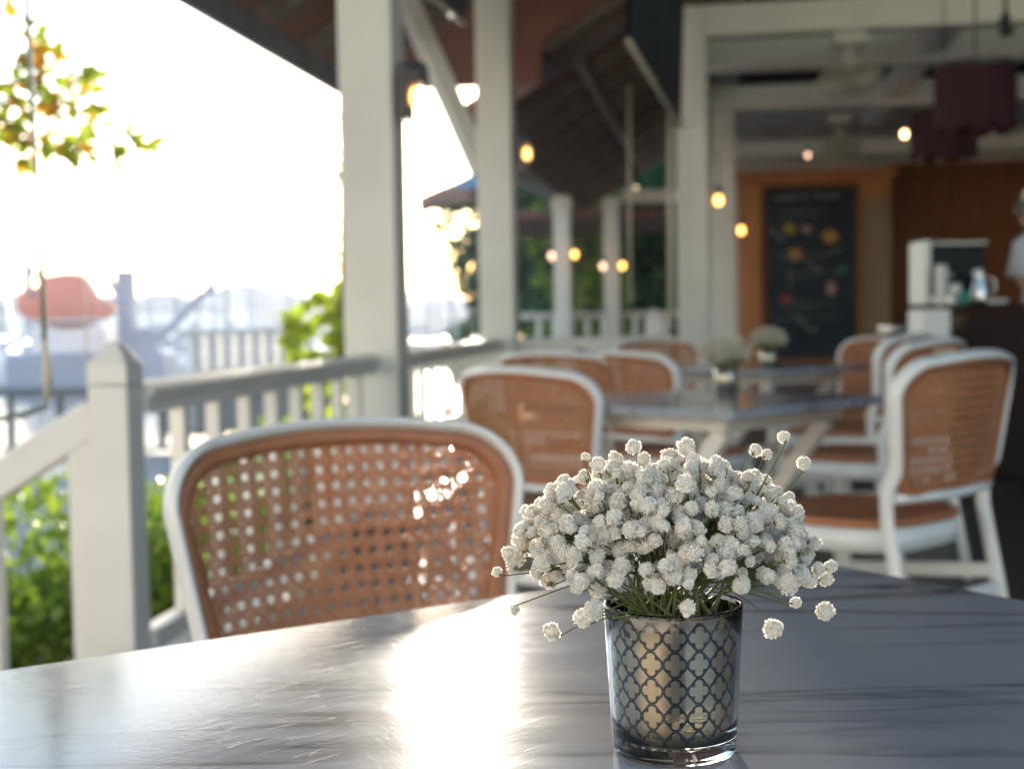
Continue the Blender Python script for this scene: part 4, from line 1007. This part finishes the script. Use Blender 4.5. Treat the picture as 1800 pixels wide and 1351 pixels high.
# ------------------------------------------------------------------ planting
random.seed(21)
def bush(pos, rx, ry, h, n, L, label, mk='leaf', g_='garden shrubs beside the veranda', name='shrub', cat='shrub'):
    t = empty(name, pos, rnd(0, 6), label, cat, g_)
    cl = []
    for k in range(12):
        a_ = rnd(0, 6.28); q = rnd(.1, .75); cl.append(((math.cos(a_)*rx*q, math.sin(a_)*ry*q, h*rnd(.35, .8)), rnd(.3, .42)*min(rx, h)*1.1, 1.0))
    foliage(cl, n, L).build('foliage', M[mk], t)
    mb = MB()
    for k in range(7): a_ = rnd(0, 6.28); mb.tube([(0, 0, 0), (math.cos(a_)*rx*.3, math.sin(a_)*ry*.3, h*.4), (math.cos(a_)*rx*.55, math.sin(a_)*ry*.55, h*.75)], [.018, .012, .006], 6)
    mb.build('branches', M['bark'], t); return t
S1 = bush((-2.30, 4.75, -.87), .66, .66, 1.30, 6000, .055, 'bright green leafy shrub at lower left below the sloping handrail')
def bcopy(src, pos, rz, label, s=1.0):
    o = copy_tree(src); o.location = pos; o.rotation_euler = (0, 0, rz); o.scale = (s, s, s); o['label'] = label; return o
bcopy(S1, (-2.55, 3.95, -.87), 2.0, 'green shrub at the left frame edge, nearest of the bright garden shrubs', .92)
bcopy(S1, (-2.25, 5.9, -.87), 4.0, 'green shrub seen behind the first balusters right of the newel post', .9)
bcopy(S1, (-2.2, 7.3, -.87), 1.0, 'green shrub seen between balusters near the widest pillar', 1.0)
bcopy(S1, (-2.1, 8.7, -.87), 5.0, 'sunlit shrub seen through the railing between the big pillars', 1.05)
bcopy(S1, (-3.35, 4.9, -.87), 3.1, 'green shrub at the left edge behind the nearest shrub', 1.0)
S2 = bush((-1.66, 3.0, -.6), .28, .28, .9, 60, .11, 'few large pale green leaves poking up just beyond the table at lower left', 'leafbright', None)
# big leaved climber left of the widest pillar
p = at(575, 640, 7.6); t = empty('climbing_plant', (p.x, p.y, -.9), 0, 'yellow-green big-leaved climber on a pole left of the widest pillar', 'plant')
random.seed(5); mb = MB(); mb.raw = True; o_ = Vector((p.x, p.y, -.9))
for i in range(46):
    px, py = rnd(500, 618), rnd(498, 660)
    if px < 540 and py < 540: continue
    c = at(px, py, 7.6+rnd(-.25, .25))-o_; l_ = rnd(.09, .17); mb.add(*leaf_verts(c, Vector((rnd(-1, 1), rnd(-.5, .5), rnd(-1, .3))), Vector((rnd(-.4, .4), -1, .3)), l_, l_*.8))
for i in range(90):
    c = Vector((rnd(-.12, .2), rnd(-.15, .15), rnd(.1, 1.7))); l_ = rnd(.08, .15); mb.add(*leaf_verts(c, rdir(), Vector((0, -1, .4)), l_, l_*.75))
for i in range(150):
    c = at(rnd(596, 616), rnd(200, 560), 7.6+rnd(-.1, .2))-o_; l_ = rnd(.03, .06); mb.add(*leaf_verts(c, rdir(), Vector((0, -1, .4)), l_, l_*.7))
mb.build('leaves', M['leafbright'], t)
MB().tube([(0, 0, 0), (.04, 0, 1.0), at(603, 480, 7.6)-o_, at(603, 150, 7.6)-o_], [.03, .025, .02, .012], 8).build('stem', M['bark'], t, True)
# autumn-tinted tree whose twigs hang into the top left
tb = Vector((-4.6, 4.2, -1.0)); t = empty('tree', tb, 0, 'tree with green and orange leaves hanging into the top left corner', 'tree')
random.seed(9); mb = MB()
mb.tube([(0, 0, 0), (.05, 0, 1.4), (0, .05, 2.6), (-.1, .1, 3.6)], [.10, .085, .06, .03], 10); mb.build('trunk', M['bark'], t, True)
dd = 5.3
tips = [at(20, 70, dd), at(15, 180, dd), at(50, 150, dd+.1), at(95, 170, dd), at(105, 140, dd-.1), at(75, 210, dd), at(30, 215, dd), at(130, 185, dd)]
cl = [(tuple(q-tb), rnd(.10, .15), 1.0) for q in tips]
for k in range(16): cl.append(((rnd(-1.3, .15), rnd(-1.2, .9), rnd(2.3, 4.2)), rnd(.25, .42), .9))
thin = [(tuple(at(x, y, dd)-tb), r_, .8) for x, y, r_ in ((60, 235, .05), (140, 265, .04), (190, 262, .06), (245, 252, .06), (155, 130, .05), (10, 285, .04), (215, 250, .05))]
foliage(cl[:8], 120, .085, .2).build('leaves', M['leafbright'], t); foliage(cl[:8], 70, .075, .2).build('orange_leaves', M['leaforange'], t)
foliage(thin, 60, .085, .2).build('tip_leaves', M['leafbright'], t); foliage(thin, 26, .06, .2).build('tip_leaves', M['leaforange'], t)
foliage(cl[8:], 3000, .08, .4).build('crown', M['leaf'], t)
mb = MB()
for q in tips: mb.tube([(0, .05, 2.5), ((q-tb).x*.5, (q-tb).y*.5, 2.75), q-tb], [.03, .014, .004], 5)
mb.tube([tips[7]-tb, at(190, 262, dd)-tb, at(250, 250, dd)-tb], [.005, .003, .002], 4); mb.tube([tips[7]-tb, at(148, 290, dd)-tb], [.004, .002], 4)
mb.build('twigs', M['bark'], t, True)

# trees behind the far deck
def tree(pos, h, r_, n, L, mk, label, seed):
    random.seed(seed); t = empty('tree', pos, 0, label, 'tree', 'trees beyond the far deck')
    MB().tube([(0, 0, 0), (.1, 0, h*.3), (0, .1, h*.6), (0, 0, h*.85)], [.22, .17, .11, .03], 10).build('trunk', M['bark'], t, True)
    cl = []
    for k in range(44):
        a_ = rnd(0, 6.28); q = rnd(.1, .9); z = rnd(.12, .95); cl.append(((math.cos(a_)*r_*q, math.sin(a_)*r_*q, h*z), r_*rnd(.22, .38), .8))
    foliage(cl, n, L).build('crown', M[mk], t)
    mb = MB()
    for c, _, _ in cl[:12]: mb.tube([(0, 0, h*.35), (c[0]*.5, c[1]*.5, (h*.4+c[2])/2), c], [.07, .04, .015], 6)
    mb.build('limbs', M['bark'], t)
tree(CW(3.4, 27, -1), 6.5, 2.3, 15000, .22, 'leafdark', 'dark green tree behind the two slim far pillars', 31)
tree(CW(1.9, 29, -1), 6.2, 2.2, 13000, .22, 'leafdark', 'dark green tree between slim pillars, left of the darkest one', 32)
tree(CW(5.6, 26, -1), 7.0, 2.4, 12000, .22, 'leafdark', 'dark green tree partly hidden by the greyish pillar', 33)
tree(CW(1.22, 25, -1), 4.6, .95, 2600, .15, 'leaf', 'lighter green sunlit tree just right of the second pillar', 34)

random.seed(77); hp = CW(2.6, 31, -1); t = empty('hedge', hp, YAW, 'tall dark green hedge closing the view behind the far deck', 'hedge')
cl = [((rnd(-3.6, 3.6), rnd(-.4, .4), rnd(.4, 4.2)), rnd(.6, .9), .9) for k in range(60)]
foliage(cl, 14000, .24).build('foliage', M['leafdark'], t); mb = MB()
for k in range(9): mb.tube([(-3.6+.9*k, 0, 0), (-3.5+.9*k, .1, 2), (-3.6+.9*k, 0, 3.8)], [.08, .06, .02], 6)
mb.build('stems', M['bark'], t)
# ------------------------------------------------------------------ marina
def sailboat():
    t = empty('sailboat'); mb = MB(); L, B = 8.0, 2.4; vs = []; n_ = 10
    for i in range(n_+1):
        s_ = i/n_; x = (s_-.5)*L; w_ = B/2*math.sin(math.pi*min(1, .12+s_*.88))**.6 if s_ < 1 else .02; sheer = .95+.25*(2*s_-1)**2
        w_ = B/2*(1-(max(0, (.45-s_))/.45)**2)*(.75 if s_ > .95 else 1)
        vs += [(x, -w_, sheer), (x, -w_*.7, 0.05), (x, w_*.7, .05), (x, w_, sheer)]
    fs = []
    for i in range(n_): 
        for k in range(3): fs.append((i*4+k, i*4+4+k, i*4+5+k, i*4+1+k))
        fs.append((i*4+3, i*4+7, i*4+4, i*4))
    fs += [(0, 1, 2, 3), (n_*4+3, n_*4+2, n_*4+1, n_*4)]
    mb.add(vs, fs).build('hull', M['boatwhite'], t, bevel=.03)
    MB().box((.4, 0, 1.25), (3.2, 1.5, .5)).build('cabin', M['boatwhite'], t, bevel=.12, seg=3)
    MB().box((.4, 0, 1.30), (2.6, 1.53, .16)).build('cabin_windows', M['boatblue'], t)
    MB().tube([(-.4, 0, 1.2), (-.4, 0, 10.5)], [.13, .09], 8).build('mast', M['mastgrey'], t); MB().tube([(-.4, 0, 2.2), (3.2, 0, 2.3)], .12, 8).build('boom', M['boatblue'], t)
    MB().tube([(-3.9, 0, 1.1), (-.4, 0, 10.2)], .02, 4).tube([(3.9, 0, 1.1), (-.4, 0, 10.3)], .02, 4).build('rigging', M['steel'], t)
    return t
SB = sailboat(); random.seed(44)
spots = [(-30, 75), (10, 95), (250, 85), (300, 110), (345, 90), (395, 120), (430, 100), (470, 130), (520, 105), (748, 95), (775, 120), (805, 100), (835, 140), (940, 110), (120, 120), (65, 135), (8, 100), (48, 82), (88, 92), (232, 72), (272, 98), (322, 90), (368, 78), (412, 88), (455, 105), (500, 84)]
pos_words = ['at the left frame edge', 'second from the left edge', 'right behind the pointed newel post', 'above the rail start', 'under the long crane boom', 'behind the left end of the quay balustrade', 'behind the middle of the quay balustrade', 'behind the right part of the quay balustrade', 'just left of the climbing plant', 'between big pillars, leftmost', 'between big pillars, second from left', 'between big pillars, third from left', 'between big pillars, rightmost', 'glimpsed right of the second pillar', 'under the orange lifeboat', 'behind the orange lifeboat', 'just left of the lifeboat stern', 'below the lifeboat left end', 'below the lifeboat middle', 'at the foot of the davit tower', 'right of the davit tower', 'below the raised boom tip', 'first right of the boom tip', 'second right of the boom tip', 'behind the balustrade centre, farther out', 'nearest the climbing plant, small']
for i, (px, d) in enumerate(spots):
    o = SB if i == 0 else copy_tree(SB); p = at(px, 600, d); o.location = (p.x, p.y, -2.2); o.rotation_euler = (0, 0, rnd(0, 6.28)); s_ = rnd(.8, 1.15); o.scale = (s_, s_, s_*rnd(.85, 1.1))
    tag(o, 'hazy white sailboat with mast ' + pos_words[i], 'sailboat', 'boats moored in the marina')
# orange enclosed lifeboat on a grey davit ship
dB = 62; p = at(122, 585, dB); kx = dB/FPX
ax_ = YAW
t = empty('lifeboat', (p.x, p.y, p.z), YAW, 'faded orange enclosed lifeboat raised above the marina at left', 'lifeboat')
mb = MB(); n_ = 16
prof = [(-86, 62, 20), (-84, 74, 40), (-70, 80, 62), (-48, 84, 84), (-30, 103, 92), (-5, 106, 94), (20, 106, 92), (36, 96, 84), (52, 62, 66), (70, 52, 40), (84, 48, 8)]
vs = []
for (x, top_, wd) in prof:
    bot = 6 + abs(x)**2/86**2*30; wy = wd*kx*.55; zc = (top_+bot)/2*kx; hh = (top_-bot)/2*kx
    for k in range(n_): th = 2*math.pi*k/n_; vs.append((x*kx, math.copysign(abs(math.cos(th))**.7, math.cos(th))*wy, zc+math.copysign(abs(math.sin(th))**.7, math.sin(th))*hh))
fs = [(i*n_+k, i*n_+(k+1) % n_, (i+1)*n_+(k+1) % n_, (i+1)*n_+k) for i in range(len(prof)-1) for k in range(n_)] + [tuple(range(n_)), tuple((len(prof)-1)*n_+k for k in range(n_))]
mb.add(vs, fs).build('hull', M['orangeboat'], t, True)
MB().box((-.1, 0, .55), (3.9, 2.62, .10)).build('rub_rail', M['boatwhite'], t, bevel=.03)
for x_ in (-1.2, -.5, .3): MB().box((x_, -1.13, 1.75), (.34, .2, .24)).build('window', M['boatblue'], t, bevel=.04)
p = at(150, 640, 66)
t = empty('work_ship', (p.x, p.y, -2.2), YAW, 'blue-grey work ship with crane booms under and right of the orange lifeboat', 'ship')
MB().box((0, 1.2, .9), (7.6, 3.0, 1.8)).build('hull', M['shipgrey'], t, bevel=.25)
MB().box((-1.0, 1.4, 2.4), (3.6, 2.2, 1.3)).build('deckhouse', M['boatwhite'], t, bevel=.1)
MB().box((1.75, 1.0, 3.0), (.75, .9, 5.4)).build('davit_tower', M['shipgrey'], t, bevel=.08)
o_ = Vector(t.location); Ri = Matrix.Rotation(-YAW, 3, 'Z')
L_ = lambda px, py, d=66.8: Ri @ (at(px, py, d)-o_)
MB().beam(L_(215, 525), L_(166, 458), .32, .34).build('boom', M['shipgrey'], t)
MB().beam(L_(262, 612), L_(378, 497), .42, .36).build('boom', M['shipgrey'], t)
MB().tube([L_(166, 458), L_(178, 500)], .05, 5).tube([L_(378, 497), L_(378, 560)], .03, 5).build('hoist_cable', M['shipgrey'], t)
MB().box(L_(258, 618), (1.3, 1.2, 2.2)).build('crane_base', M['shipgrey'], t, bevel=.1)
MB().tube([L_(55, 640), L_(52, 462)], .14, 6).tube([L_(52, 466), L_(75, 500)], .10, 5).build('stern_davit', M['shipgrey'], t)
MB().box(L_(185, 528), (1.2, .8, .5)).build('winch_house', M['boatwhite'], t, bevel=.12)

# far warehouses along the shore, faint
def shed(px, d, wd, h, label, m_='boatwhite', roofc='shipgrey'):
    p = at(px, 600, d); t = empty('warehouse', (p.x, p.y, -2.2), YAW, label, 'building', 'faint buildings across the harbour')
    MB().box((0, 0, h/2), (wd, 14, h)).build('walls', M[m_], t); hh = wd*.12
    MB().add([(-wd/2-.3, -7.3, h+.02), (wd/2+.3, -7.3, h+.02), (wd/2+.3, 7.3, h+.02), (-wd/2-.3, 7.3, h+.02), (0, -7.3, h+hh), (0, 7.3, h+hh)], [(0, 1, 4), (3, 5, 2), (0, 4, 5, 3), (1, 2, 5, 4), (3, 2, 1, 0)]).build('roof', M[roofc], t)
    for k in range(5): MB().box((-wd*.4+wd*.2*k, -7.02, h*.55), (wd*.07, .08, h*.3)).build('window', M['boatblue'], t)
shed(300, 210, 26, 4.5, 'faint low warehouse behind the long crane boom')
shed(440, 240, 34, 5.5, 'faint wide warehouse behind the quay balustrade', 'masonry')
shed(20, 230, 30, 5.0, 'faint warehouse at the left edge behind boats')
shed(790, 260, 26, 4.0, 'faint building in glare between the two big pillars', 'masonry')

# ------------------------------------------------------------------ haze
hz = MB().box((-350, 540, 5), (1500, 1500, 24)); hz.v = hz.v
ho = hz.build('haze', M['white']); ho.data.materials.clear()
hm = bpy.data.materials.new('haze air'); hm.use_nodes = True; n = hm.node_tree.nodes; n.clear()
out = n.new('ShaderNodeOutputMaterial'); pv = n.new('ShaderNodeVolumePrincipled'); pv.inputs['Color'].default_value = (.86, .90, .97, 1)
pv.inputs['Density'].default_value = .0009; pv.inputs['Anisotropy'].default_value = .45; hm.node_tree.links.new(pv.outputs[0], out.inputs['Volume'])
ho.data.materials.append(hm); tag(ho, kind='stuff')
